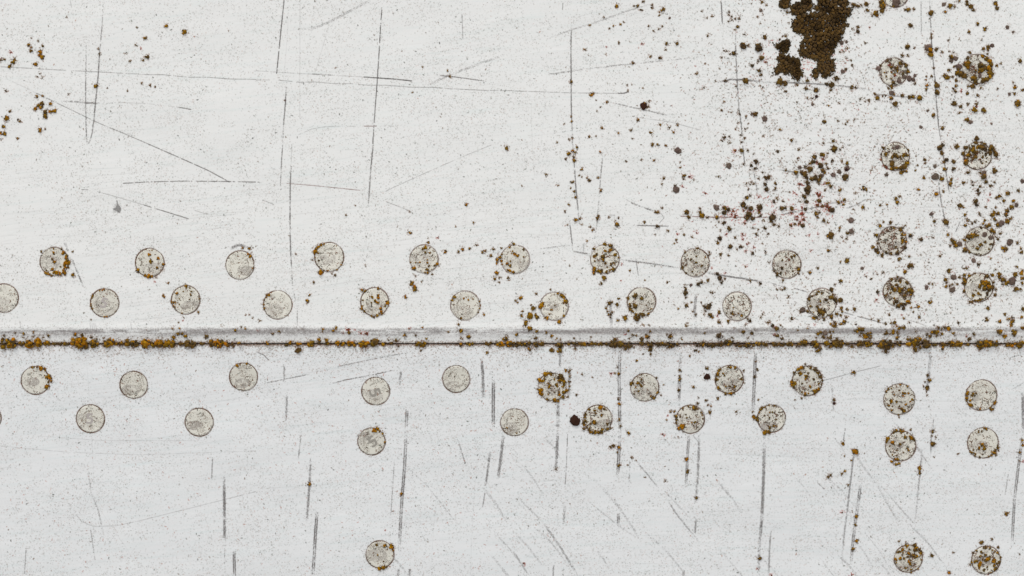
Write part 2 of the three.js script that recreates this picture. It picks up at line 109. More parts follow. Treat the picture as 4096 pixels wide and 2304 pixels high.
    [2168,325,26,o],[2170,290,20,y],[2130,290,14,b],[2190,280,14,o],[2280,270,24,o],[2190,380,18,o],[2240,420,14,m],[2280,385,9,m],[2560,375,18,y],[2060,380,12,b],[2065,410,14,b],[2135,430,12,m],[2120,500,16,b],[2110,465,18,b],[2410,495,22,m],[2517,472,16,o],[2330,525,18,m],[2300,540,16,m],[2375,575,16,m],[2470,577,18,g],[2500,615,18,y],[2450,637,24,m],[2408,667,22,m],[2290,640,10,m],[2233,505,9,r],[2215,565,9,r],[2090,570,22,o],[2100,610,20,b],[1928,622,24,o],[1967,635,12,m],[2085,590,14,b],[2190,635,9,o],[1645,705,18,y],[1985,713,15,m],[2270,690,18,m],[2258,718,20,m],[2315,700,20,m],[2395,712,20,m],[2283,757,20,m],[2178,765,15,m],[2000,765,16,o],[2020,770,12,o],[2085,782,14,o],[2055,800,13,o],[2165,800,10,m],[2125,700,14,o],[2140,720,12,b],[2442,750,16,m],[2410,780,24,m],[2405,775,12,g],[2345,800,30,y],[2310,815,20,m],[2220,820,22,m],[2190,830,16,m],[1985,817,16,m],[1788,788,28,o],[1785,770,14,m],[1675,777,16,m],[1808,914,15,g],[1855,965,20,m],[1870,990,22,m],[1890,1030,20,m],[1930,1005,24,y],[1830,1027,11,m],[1887,1010,14,g],[1970,965,14,m],
    [2020,935,26,o],[2060,920,26,m],[2050,935,20,m],[2100,920,22,m],[2080,885,14,o],[2145,850,20,o],[2180,910,24,y],[2200,905,14,o],[2250,870,22,m],[2280,885,18,m],[2240,940,24,y],[2290,930,16,o],[2340,895,14,o],[2310,960,14,o],[2185,985,16,m],[2140,1015,20,m],[2110,1050,20,m],[2225,1055,14,m],[2245,1010,18,m],[2265,1000,14,o],[1980,1070,24,m],[1985,1045,14,o],[2030,1085,16,m],[2100,1110,12,m],[2140,1115,12,o],[2050,880,14,b],[1995,975,14,o],[2330,900,12,o],[2360,1050,18,m],[2390,1055,20,o],[2380,1080,10,m],[2433,990,30,y],[2512,1000,16,m],[2550,1088,18,m],[2543,1050,12,m],[2068,1172,22,y],[2115,1212,16,b],[2240,1153,9,m],[1733,1122,14,m],[1540,960,18,b],[1435,920,20,b],[1665,940,10,b],
    [1235,790,18,b],[1130,820,18,m],[1165,785,9,m],[1240,845,14,o],[1265,850,14,m],[1330,860,22,o],[1350,845,14,b],[1090,917,18,m],[1080,920,10,g],[1350,910,18,m],[1335,890,14,o],[1375,915,14,g],[1355,970,18,m],[1350,1000,16,g],[1385,980,14,g],[1345,950,14,o],[1380,1040,18,b],[1110,960,12,b],[1130,960,9,o],[1055,1040,18,m],[1095,1000,14,b],[1090,1070,22,b],[1110,1090,18,o],[1105,1045,12,b],[1150,1110,16,m],[1150,1130,14,o],[1190,1090,16,b],[1240,1100,16,o],[1310,1070,18,o],[1300,1100,20,b],[1325,1160,22,o],[1290,1040,14,o],[1420,1135,10,m],[1435,1220,24,o],[1410,1235,16,o],[1455,1235,14,o],[1377,1285,18,m],[1280,990,10,b],[1220,920,10,b],[1180,1000,8,o],[1380,820,9,o],[240,1135,20,o],[265,1125,16,o],[215,1165,16,r],[185,1210,12,r],[145,1170,12,m],[140,1250,16,b],[130,1300,16,b],[90,1310,20,o],[305,1265,18,m],[300,1240,14,o],[310,1305,14,m],[250,1280,10,o],[290,1110,10,o],[150,1375,12,m],[10,1190,12,b],[60,1275,9,o],[1300,1340,14,o],[1240,1365,18,o],[1325,1380,20,m],[1340,1360,14,b],[1280,1380,14,o],[1395,1395,18,o],[1310,1440,18,r],[1290,1420,16,o],[1250,1440,18,m],[1205,1400,12,o],[1375,1440,14,m],[1230,1420,10,b],
    [1975,1322,16,m],[2025,1322,18,m],[1975,1360,20,m],[1985,1385,18,m],[1960,1400,14,o],[1980,1420,14,m],[2160,1395,22,g],[2190,1385,18,g],[2180,1415,24,m],[2215,1395,20,m],[2230,1430,24,m],[2140,1410,18,m],[2130,1440,18,o],[2260,1440,20,m],[2200,1330,22,o],[2255,1320,18,m],[2330,1310,22,m],[2325,1345,18,m],[2355,1365,22,m],[2380,1370,16,m],[2400,1400,24,m],[2360,1410,14,o],[2455,1380,38,y],[2490,1312,22,m],[2475,1318,14,m],[2550,1300,20,g],[2560,1275,14,m],[2560,1350,18,m],[2560,1400,16,m],[2505,1240,14,m],[1785,1362,20,m],[1795,1395,12,m],[1867,1342,26,y],[1928,1340,14,m],[1822,1275,22,m],[1905,1410,12,m],[1850,1412,10,m],[1825,1430,12,m],[1790,1438,16,m],[1658,1410,12,m],[1620,1405,9,m],[1595,1438,16,y],[1970,1250,12,o],[2000,1250,14,m],[2290,1260,10,b],[2270,1390,12,m],[2080,1300,12,o]],
  I: [[1050,18,12,g],[1030,22,10,g],[1005,30,8,m],[935,80,14,g],[925,100,12,m],[918,160,9,m],[918,185,12,m],[930,205,12,m],[1050,288,10,g],[1075,288,10,g],[1100,280,7,m],[1165,235,6,o],[915,320,6,o],[1645,80,14,g],[1640,72,8,g],[1655,95,8,m],[1783,55,16,g],[1922,72,11,m],[1915,60,8,m],[1925,35,10,m],[1845,35,8,m],[1725,140,14,g],[1745,145,14,g],[1765,148,12,g],[1805,107,8,m],[1805,165,8,m],[1750,185,12,m],[1762,198,13,g],[1833,252,8,m],[1908,115,8,m],[2003,108,8,m],[1995,242,10,m],[237,458,13,g],[340,448,13,m],[153,452,9,o],[40,482,10,o],[488,480,14,m],[430,500,12,b],[335,492,8,o],[230,498,7,m],[760,470,16,m],[825,472,16,o],[922,495,16,o],[978,510,11,o],[1040,505,8,o],[1735,408,12,m],[1808,405,10,m],[1790,462,18,m],[1833,458,15,m],[1865,482,20,m],[1745,500,18,m],[2078,485,20,o],[2065,505,12,b],[2372,425,16,m],[2468,408,11,m],[2235,382,10,o],[2430,395,9,o],[1797,345,5,m],[1840,330,5,r],[1848,298,5,m],[2540,300,8,b],[2475,272,6,b],[2510,266,6,b],[325,800,14,g],[345,797,8,m],[372,797,10,m],[412,798,22,g],[408,820,16,g],[453,812,13,g],[455,830,10,m],[490,885,18,g],[475,895,16,m],[490,910,20,g],[510,910,14,g],[515,938,14,g],[485,945,14,m],[470,995,22,g],[488,985,12,g],[450,880,8,m],[460,905,10,m],[2390,782,18,g],[2415,770,12,g],[2488,765,14,g]],
  J: [[130,72,15,g],[108,95,10,g],[105,72,8,g],[78,165,12,g],[87,205,13,g],[155,48,6,m],[85,120,8,m],[1067,20,15,g],[1098,30,14,g],[1228,8,15,g],[1075,120,13,m],[1168,92,16,m],[1228,72,14,g],[1232,93,17,g],[1200,130,18,m],[1160,148,9,m],[1225,147,17,g],[1322,145,22,g],[1298,185,14,m],[1060,210,16,g],[1070,188,13,g],[1090,235,14,m],[1255,208,16,g],[1260,235,18,g],[1270,260,14,m],[1162,278,14,m],[1185,293,11,m],[1215,275,17,g],[1240,255,10,m],[1305,170,8,m],[2000,88,18,m],[1978,120,16,g],[2090,105,11,g],[2137,120,11,g],[2115,90,7,m],[2185,112,8,m],[2250,135,9,m],[2255,175,7,m],[2250,205,8,m],[2235,243,8,m],[2065,303,15,m],[2040,365,14,g],[517,132,18,g],[537,70,12,g],[1503,90,17,g],[1595,12,22,m],[2295,270,11,g],[2060,432,20,m],[2140,495,22,m],[2068,508,12,m],[1938,445,12,m],[1498,475,16,m],[1675,397,10,m],[1715,512,10,m],[1545,412,10,r],[1600,475,14,b],[806,405,17,g],[778,430,15,g],[673,415,13,g],[675,440,12,o],[935,450,17,m],[930,415,20,r],[1048,455,14,r],[1108,458,22,r],[990,425,8,r],[875,455,8,r],[232,432,16,o],[165,460,14,b],[475,405,12,o],[20,430,8,r],[35,325,14,o],[430,625,28,o],[405,635,14,o],[1437,590,9,o],[1340,525,14,b],[2327,650,14,m],[1660,632,8,o],[1190,1430,22,g],[1225,1415,18,g],[1240,1440,14,g],[1210,1445,14,g],[2522,1410,14,m]],
  K: [[85,100,20,g],[35,128,10,m],[57,148,9,m],[245,60,12,m],[218,208,22,m],[195,168,8,m],[106,232,11,m],[97,278,15,g],[180,278,32,m],[255,292,20,m],[235,275,14,m],[140,340,18,m],[130,370,18,m],[178,410,24,m],[205,200,10,g],[300,170,24,g],[285,195,18,g],[310,150,14,m],[330,185,10,o],[465,60,16,m],[500,75,20,m],[520,95,18,m],[540,135,22,m],[520,150,14,m],[550,150,12,m],[430,175,8,m],[395,220,14,m],[375,262,9,m],[350,300,20,g],[520,275,16,m],[475,340,20,g],[330,300,8,m],[250,430,18,m],[48,470,16,m],[400,480,16,m],[345,448,14,m],[235,500,20,o],[450,508,9,m],[490,525,10,o],[795,498,7,o],[625,508,9,o],[635,612,13,m],[400,625,22,o],[387,14,8,o],[1170,105,16,g],[1235,80,24,m],[1248,65,16,o],[1303,103,18,m],[1185,170,18,m],[1240,185,24,o],[1225,165,14,o],[1195,210,20,m],[1215,240,14,m],[1358,178,13,o],[1400,207,14,m],[1245,270,18,m],[1285,268,20,o],[1320,270,22,m],[1255,305,28,o],[1240,290,18,o],[1290,300,14,b],[1370,260,14,m],[1290,160,7,o],[1072,110,14,m],[1055,165,20,m],[975,155,20,o],[1008,140,10,m],[945,200,13,m],[1010,245,12,m],[972,265,13,m],[998,262,14,m],[960,235,8,m],[990,292,9,m],[1065,328,13,m],[1135,305,24,m],[1145,290,14,m],[1315,375,13,o],[1378,375,7,m],[1168,430,14,m],[1145,465,12,r],[1215,475,14,m],[1250,480,10,o],[1390,440,14,m],[1360,490,20,m],[1375,500,14,b],[1305,510,22,o],[1183,510,8,m],[1040,518,14,m],[1350,470,10,b],
    [1745,15,16,b],[1745,50,22,o],[1748,98,12,o],[1752,180,18,o],[1673,207,9,m],[1805,145,8,m],[1850,270,10,m],[1820,235,9,o],[1755,380,16,o],[1765,355,8,o],[1905,148,8,o],[1998,40,12,b],[2025,50,14,b],[1975,195,24,b],[1990,170,18,b],[1940,185,18,b],[1945,235,14,b],[1995,275,22,o],[2020,290,14,m],[2080,245,18,m],[2065,280,10,r],[2085,345,18,o],[1935,270,10,o],[2175,330,16,m],[2180,360,8,o],[2225,200,8,m],[2215,255,18,m],[2280,255,9,m],[2310,275,16,m],[2160,255,8,m],[2380,120,8,m],[2395,330,18,b],[2370,310,10,o],[2500,300,12,o],[2530,265,14,o],[2350,380,14,b],[2240,405,8,b],[2570,345,16,o],[1940,455,10,m],[1710,518,10,m],[1600,480,18,m],[1585,495,16,b],[1560,470,10,b],[1620,460,10,b],[2080,480,22,b],[2115,500,14,b],[2160,530,14,o],[2100,455,12,o],[2325,440,20,o],[2290,425,10,b],[2215,500,10,o],[2415,455,16,b],[2450,420,10,b],[2375,500,10,o],[1395,665,11,m],[1255,728,13,m],[1848,630,16,b],[1885,640,12,b],[1787,685,9,o],[1322,665,6,m],[1565,600,10,b],[1230,600,10,b],
    [340,865,24,g],[330,880,16,g],[365,862,14,g],[395,865,18,m],[380,860,12,m],[285,930,24,g],[270,920,14,m],[320,925,18,m],[325,900,12,m],[300,945,14,g],[485,885,24,o],[510,910,18,o],[470,900,18,b],[490,930,22,m],[465,935,14,g],[525,945,18,m],[525,970,16,m],[380,985,16,m],[380,1005,18,m],[370,965,12,m],[445,970,18,m],[455,990,14,g],[510,995,16,m],[425,920,12,m],[285,1035,24,g],[300,1020,16,g],[280,1055,18,g],[300,1070,18,m],[265,1020,10,m],[475,1070,18,g],[520,1050,18,m],[515,1095,20,m],[545,1035,16,m],[560,1095,12,m],[560,1025,14,m],[428,1130,22,g],[430,1115,12,g],[465,1135,16,m],[355,1120,15,m],[475,1045,10,m],[430,1050,9,o],[365,1070,9,m],[540,828,15,g],[582,828,11,m],[568,850,12,m],[585,890,12,m],[578,940,14,o],[580,990,9,m],[648,1075,11,m],[707,870,8,m],[1000,862,14,r],[1037,857,10,m],[1075,858,16,m],[1060,800,9,o],[1078,1165,17,m],[1070,1115,13,o],[1078,1322,14,m],[1092,1392,13,m],[812,902,6,m],[1690,918,18,m],[1690,890,12,m],[1680,1025,16,m],[1690,830,12,m],[1828,998,15,m],[1960,812,16,m],[1962,893,30,k],[635,1335,48,k],[1205,955,20,m],[1195,970,14,m],[1270,955,18,m],[1300,980,18,m],[1295,975,10,g],[1275,1040,13,m],[1230,1065,10,m],[1455,905,12,m],[1465,1050,16,m],[1465,995,9,o],[1425,1100,20,m],[1395,1090,10,m],[1305,872,9,m],[1355,880,8,m],[1300,925,12,m],[1500,1078,8,m],[1525,972,6,m],[1245,1000,8,m],[2080,828,18,m],[2100,820,10,m],[2195,793,20,m],[2245,800,15,m],[2070,870,20,m],[2058,920,20,o],[2055,930,12,m],[2125,865,14,g],[2138,880,10,g],[2315,915,17,m],[2080,1005,18,m],[2095,1015,12,m],[2150,1065,15,m],[2205,1058,18,m],[2190,1065,14,m],[2230,1055,10,m],[2240,990,14,m],[2190,985,14,o],[2330,830,10,o],[2335,960,8,o],[2150,990,10,m],[2070,1110,15,m],[2170,800,9,m],[2470,818,13,o],[2440,895,14,o],[2455,740,8,o],[2480,1125,9,m],[2262,1245,16,o],[1953,1130,13,m],[1967,1180,8,m],[2003,1187,8,m],[1990,1248,16,m],[1870,1162,11,o],[1875,1105,9,b],
    [780,1222,16,m],[890,1200,24,g],[880,1190,14,g],[930,1215,16,m],[940,1220,12,m],[832,1232,15,m],[838,1262,14,m],[740,1270,17,m],[735,1300,14,m],[735,1335,16,m],[725,1345,18,m],[755,1350,12,m],[722,1372,16,m],[902,1280,16,m],[825,1355,24,m],[835,1360,14,g],[790,1365,14,m],[845,1335,9,o],[957,1368,18,m],[725,1415,16,m],[755,1400,12,m],[780,1420,18,m],[790,1440,16,m],[905,1425,18,m],[880,1440,16,m],[965,1415,18,m],[992,1410,12,m],[950,1420,12,m],[840,1440,14,m],[1720,1210,12,m],[1835,1210,22,m],[1825,1195,12,g],[1860,1210,18,m],[1775,1190,9,m],[1905,1250,14,m],[1910,1280,12,m],[1595,1245,13,m],[1632,1240,13,g],[1655,1295,16,m],[1660,1330,16,m],[1635,1285,9,m],[1650,1360,12,m],[1715,1395,28,g],[1700,1390,18,m],[1680,1413,18,g],[1695,1300,12,m],[1750,1275,9,o],[1840,1350,14,m],[1810,1355,9,m],[1760,1305,10,m],[1920,1312,10,m],[1555,1328,8,m],[1565,1285,7,r],[1805,1265,8,b],[2505,1215,18,m],[2520,1205,12,m],[2545,1200,10,m],[2435,1295,18,g],[2450,1310,12,g],[2470,1325,18,m],[2475,1300,14,m],[2425,1250,12,o],[2540,1285,12,m],[2490,1250,10,m],[2550,1440,16,m]],
  L: [[500,40,14,m],[515,40,10,m],[545,55,14,m],[415,110,20,m],[440,85,14,o],[490,65,14,m],[525,135,14,m],[430,185,16,o],[500,195,20,o],[520,225,24,o],[545,250,26,m],[560,225,20,b],[585,235,18,o],[510,270,16,b],[550,275,14,m],[605,145,14,o],[590,120,18,b],[640,85,26,o],[620,90,14,m],[655,95,18,o],[675,120,24,b],[690,150,14,b],[730,122,24,o],[460,245,9,m],[620,280,14,m],[640,292,20,m],[690,262,18,m],[735,203,16,m],[748,235,14,m],[730,275,14,m],[798,215,14,m],[868,215,18,o],[790,295,13,m],[765,340,20,m],[730,358,16,m],[465,298,18,m],[450,300,10,g],[490,300,14,m],[560,315,16,m],[515,315,10,o],[398,234,16,m],[348,220,28,y],[330,235,14,o],[235,308,20,o],[205,95,18,o],[140,15,14,o],[95,15,14,b],[170,10,14,o],[640,15,20,o],[630,365,14,m],[655,385,16,m],[685,370,16,m],[680,390,12,m],[670,345,14,o],[10,342,14,o],[45,378,18,b],[112,287,7,o],[127,375,9,o],[467,370,8,r],[85,412,22,m],[75,400,14,r],[152,405,14,o],[95,480,18,m],[85,475,12,g],[150,505,20,o],[65,475,12,r],[400,405,12,m],[300,425,9,m],[575,450,26,y],[505,462,20,m],[530,445,14,m],[560,490,16,m],[605,490,18,m],[630,510,20,o],[635,480,12,m],[655,440,10,m],[485,500,9,m],[565,500,14,m],[620,440,14,o],[910,415,20,m],[890,435,18,m],[915,405,12,g],[950,415,22,o],[940,460,14,o],[965,475,16,m],[985,490,24,g],[985,495,16,m],[1000,460,18,m],[1035,455,16,m],[1030,485,14,m],[1030,505,14,o],[930,480,12,b],[870,430,9,m],[1170,460,16,o],[1195,455,18,o],[1190,430,12,m],[1260,440,24,m],[1255,465,16,o],[1225,455,12,o],[1275,350,18,m],[1235,355,10,m],[1255,385,9,b],[1295,385,10,m],[1320,405,18,m],[1345,400,10,m],[1370,395,20,o],[1370,405,14,m],[1305,440,16,o],[1310,460,12,m],[1300,505,18,m],[1310,495,10,m],[1415,510,20,m],[1435,518,16,m],[1410,505,12,g],[1490,430,14,o],[1600,468,14,m],[1630,488,18,m],[1650,445,18,m],[1690,445,24,m],[1705,440,18,g],[1670,445,14,m],[1700,480,14,o],[1755,468,20,o],[1815,405,22,g],[1800,405,14,m],[1820,420,14,m],[1775,395,14,m],[1715,400,16,o],[1755,405,12,o],[1865,460,20,o],[1745,415,10,b],[2070,462,14,m],[2000,482,10,r],[2030,515,20,o],
    [2330,440,26,m],[2320,445,14,g],[2385,485,20,g],[2375,480,12,m],[2475,445,28,m],[2490,440,14,g],[2480,480,12,o],[2560,398,18,m],[2565,410,12,g],[2445,375,18,g],[2460,340,20,m],[2465,330,12,g],[2465,300,14,m],[2415,318,14,m],[2430,310,9,g],[2332,333,18,g],[2385,265,15,m],[2553,290,16,g],[2565,210,20,m],[2212,205,18,m],[2198,317,20,m],[1632,140,20,m],[1915,350,15,b],[1220,268,12,m],[1520,295,14,m],[1365,303,10,m],[1460,240,10,m],[1508,188,18,g],[1440,198,10,m],[1408,140,20,g],[1425,150,14,m],[885,365,10,m],[1110,332,12,m],[1185,363,14,m],[1040,314,7,m],[1425,348,8,m],[1350,270,7,r],[2500,15,22,m],[2480,25,16,m],[2540,12,14,m],[1200,10,14,o],[1225,55,18,o],[1270,15,22,m],[1275,110,18,o],[1320,20,24,m],[1330,45,16,m],[1350,10,16,m],[1430,20,26,m],[1445,40,22,m],[1390,45,18,b],[1370,80,18,o],[1290,135,20,b],[1310,180,24,o],[1335,160,18,o],[1365,165,20,b],[1265,160,14,m],[1365,205,18,b],[1180,75,14,m],[1385,110,14,o],[1230,125,14,b],[1105,40,16,b],[1095,120,14,r],[1435,65,16,m],[1390,165,14,o],[2065,70,18,m],[2060,90,14,m],[2120,55,18,m],[2140,70,12,m],[2090,30,14,o],[2180,10,22,m],[2220,15,24,b],[2240,10,22,o],[2205,60,20,b],[2130,120,18,m],[2105,125,16,m],[2155,115,14,m],[2080,130,14,m],[2050,145,18,o],[2025,140,16,o],[1975,30,16,m],[2060,100,14,o],[2285,70,16,m],[2295,15,14,o],[1855,18,28,y],[1595,5,14,y],[2120,50,10,g],[2190,90,12,o],
    [340,800,18,g],[310,815,18,g],[300,825,14,g],[360,805,10,m],[405,795,14,o],[430,800,16,o],[475,820,22,o],[455,815,16,o],[500,850,20,m],[505,865,18,o],[525,895,20,o],[540,890,12,o],[265,850,14,m],[268,870,12,m],[240,945,18,g],[255,965,28,m],[240,975,18,g],[270,950,14,m],[265,1000,14,m],[325,865,22,m],[330,855,12,g],[375,885,14,m],[395,880,14,m],[385,900,14,m],[378,915,14,g],[460,920,14,o],[405,855,14,m],[425,995,16,g],[420,985,10,m],[345,960,10,m],[465,1040,22,m],[490,1030,18,m],[510,1015,18,g],[470,1060,16,o],[375,1070,18,g],[370,1060,12,g],[345,1050,12,m],[405,1060,10,m],[540,965,12,o],[545,930,12,o],[510,960,10,m],[340,1107,10,m],[273,1123,5,m],[375,765,9,o],[863,850,18,m],[1195,1042,16,m],[1210,1020,14,m],[1240,1010,10,m],[1335,975,14,g],[1395,990,14,m],[1320,1028,9,m],[1355,1058,14,m],[1380,1060,14,m],[1418,1060,15,g],[1365,1085,14,g],[1455,1122,16,m],[1430,1143,12,g],[1270,1072,9,m],[1240,1138,20,g],[1235,1125,10,o],[1295,1145,15,m],[1387,1172,14,g],[1215,1185,15,m],[1250,1190,8,m],[1320,1188,12,m],[1245,1225,16,m],[1370,1245,20,m],[1345,1220,16,m],[1375,1230,14,o],[1410,1195,9,m],[1315,1278,12,m],[1320,1303,6,m],[1465,1080,7,m],[1340,1010,8,o],[2005,1052,18,g],[2002,1075,16,g],[2000,1105,18,g],[2000,1130,14,m],[2065,1055,14,g],[2065,1078,20,m],[2045,1080,10,m],[2038,1135,16,m],[2040,1180,20,g],[2020,1170,12,g],[2055,1185,12,m],[2130,1215,14,g],[2250,1215,20,m],[2240,1205,12,m],[2280,1158,18,g],[2290,1145,10,m],[2095,1060,10,m],[1608,878,14,m],[1625,930,17,m],[1612,925,10,m],[1580,945,8,o],[1602,1003,20,o],[1600,1020,12,m],[1592,1050,8,o],[1605,1080,9,o],[1565,990,7,o],[663,1125,14,o],[665,1160,13,k],[1437,1427,10,m],[1660,1440,18,m],[65,1185,12,m],[10,1180,12,m],[20,1250,12,m],[45,1250,10,m],[80,1322,12,m],[50,1285,8,b],[15,1305,10,m],[55,1390,14,m],[90,1390,8,m],[20,1405,16,m],[10,1440,16,m],[110,1250,8,o],[140,1240,7,o],[1290,1438,18,m],[1330,1435,20,m],[1270,1440,12,m],[1360,1440,16,g],[2175,1410,16,m],[2200,1420,16,g],[2120,1435,14,m],[2150,1440,14,m]],
  N: [[1275,15,14,g],[1295,103,14,g],[535,522,20,g],[1465,625,17,g],[1298,1143,20,g],[1213,1132,17,m],[1360,1152,24,g],[1378,1188,14,g],[1375,1160,14,g],[1225,1237,10,m],[1240,1372,20,g],[1283,1362,22,g],[1312,1357,11,m],[1285,1302,9,o],[1308,1305,8,o],[1303,990,5,r]],
  O: [[800,5,18,m],[835,5,18,m],[870,5,18,m],[905,5,16,m],[1172,10,17,g],[1020,140,18,m],[990,155,14,o],[1072,155,18,g],[1060,208,9,m],[1205,258,12,m],[1078,335,17,m],[1755,270,19,g],[1768,402,16,m],[1772,385,9,o],[1855,660,17,m],[445,370,14,o],[2490,1270,20,m],[2540,10,20,g],[2570,5,12,m],[1520,30,16,r],[1675,50,7,o],[1545,490,13,b],[1338,455,7,o],[118,1327,14,r],[2470,1378,10,r],[1247,285,6,o],[1167,330,6,m],[45,8,12,m]],
  P: [[755,112,18,g],[880,200,28,g],[870,190,16,m],[895,215,14,m],[852,185,10,g],[768,240,6,m],[840,285,8,m],[892,852,18,g],[880,935,15,m],[893,1098,19,g],[855,1180,18,m],[805,533,12,m],[630,432,16,o],[605,450,16,o],[745,425,14,m],[775,393,11,m],[742,808,14,r],[850,803,8,b],[840,1440,12,r],[30,1440,12,r],[10,5,16,m],[1660,122,24,m],[1665,120,12,g],[1693,55,14,o],[1672,250,7,b],[1650,38,7,m],[1527,365,20,m],[1520,360,12,g],[1525,415,16,m],[1520,400,9,m],[1660,0,14,o],[1910,220,11,o],[2397,825,18,m],[2395,830,10,g],[2415,815,9,m],[2558,82,14,g],[2565,130,14,g],[2530,205,14,m],[2565,297,10,r],[2535,290,8,o],[1652,1240,18,o],[1870,1213,8,m],[1825,1414,16,g],[2250,1080,13,m],[2150,1108,20,m],[2145,1120,10,m],[2318,1160,14,m],[1318,1098,9,m],[2533,1230,6,o],[1385,1103,6,m],[1262,12,18,o],[1205,65,20,g],[1200,100,14,m],[1195,85,14,m],[1250,108,20,g],[1245,100,12,g],[1265,130,12,m],[1330,122,16,o],[1380,55,18,m],[1430,52,18,m],[1445,68,18,g],[1460,75,14,m],[1470,85,12,o],[1400,165,14,m],[1415,180,14,m],[1298,187,9,m],[1248,228,12,m],[1290,235,8,o],[1340,10,10,m],[1400,10,10,o],[1470,125,12,o],[1365,205,8,o],[1280,275,14,g],[1305,272,16,g],[1248,292,18,g],[1318,318,15,g],[1287,328,16,g],[1490,150,8,r],[1225,140,10,o],
    [2150,125,20,g],[2165,122,14,g],[2175,140,14,m],[2125,160,16,g],[2120,175,12,m],[2175,165,18,m],[2185,175,12,g],[2065,180,12,m],[2060,205,16,m],[2085,215,14,m],[2035,200,10,m],[2080,235,12,m],[2130,250,12,m],[2160,225,10,o],[2305,140,14,m],[2310,160,14,m],[2280,185,16,m],[2275,205,16,g],[2285,215,14,g],[2250,230,14,g],[2220,240,12,m],[2295,230,12,m],[2250,200,10,m],[2300,100,8,o],[2120,5,12,m],[2315,185,8,m],[1395,1140,18,m],[1405,1145,14,g],[1475,1140,20,o],[1490,1165,18,m],[1480,1185,22,m],[1510,1190,14,m],[1355,1182,15,g],[1350,1195,12,m],[1305,1207,16,m],[1330,1205,14,m],[1425,1185,12,m],[1395,1160,9,m],[1420,1222,16,g],[1435,1235,12,m],[1465,1240,18,m],[1480,1260,14,m],[1535,1210,20,m],[1545,1225,14,g],[1525,1180,12,o],[1500,1250,16,m],[1530,1250,12,m],[1330,1275,20,g],[1320,1275,12,m],[1368,1272,14,m],[1282,1278,15,g],[1295,1290,9,m],[1420,1298,18,g],[1430,1325,18,m],[1410,1310,12,m],[1445,1345,12,o],[1380,1368,14,m],[1440,1385,14,m],[1405,1255,14,o],[1350,1235,10,o],[1510,1375,8,m],[1440,1410,12,m],[1290,1315,10,m],[1540,1285,9,m],[1360,1215,10,m],[2150,1205,16,m],[2190,1232,16,m],[2185,1160,18,m],[2165,1165,10,m],[2230,1170,14,m],[2255,1190,10,m],[2100,1195,14,m],[2065,1215,12,m],[2285,1200,14,m],[2305,1215,14,g],[2140,1250,14,m],[2225,1260,16,m],[2240,1250,10,o],[2210,1280,22,g],[2190,1290,18,m],[2210,1260,12,o],[2275,1280,20,g],[2270,1302,20,g],[2335,1265,14,m],[2325,1310,18,m],[2305,1320,14,m],[2280,1340,16,m],[2270,1350,12,g],[2290,1375,20,m],[2085,1300,18,m],[2075,1310,14,g],[2105,1300,12,m],[2050,1310,14,m],[2035,1335,10,m],[2135,1318,18,g],[2125,1340,18,g],[2120,1355,12,m],[2125,1370,14,m],[2205,1358,11,m],[2175,1392,16,m],[2240,1410,12,m],[2215,1435,10,r],[2240,1330,8,o],[2160,1280,12,o],[2310,1345,8,o]],
};
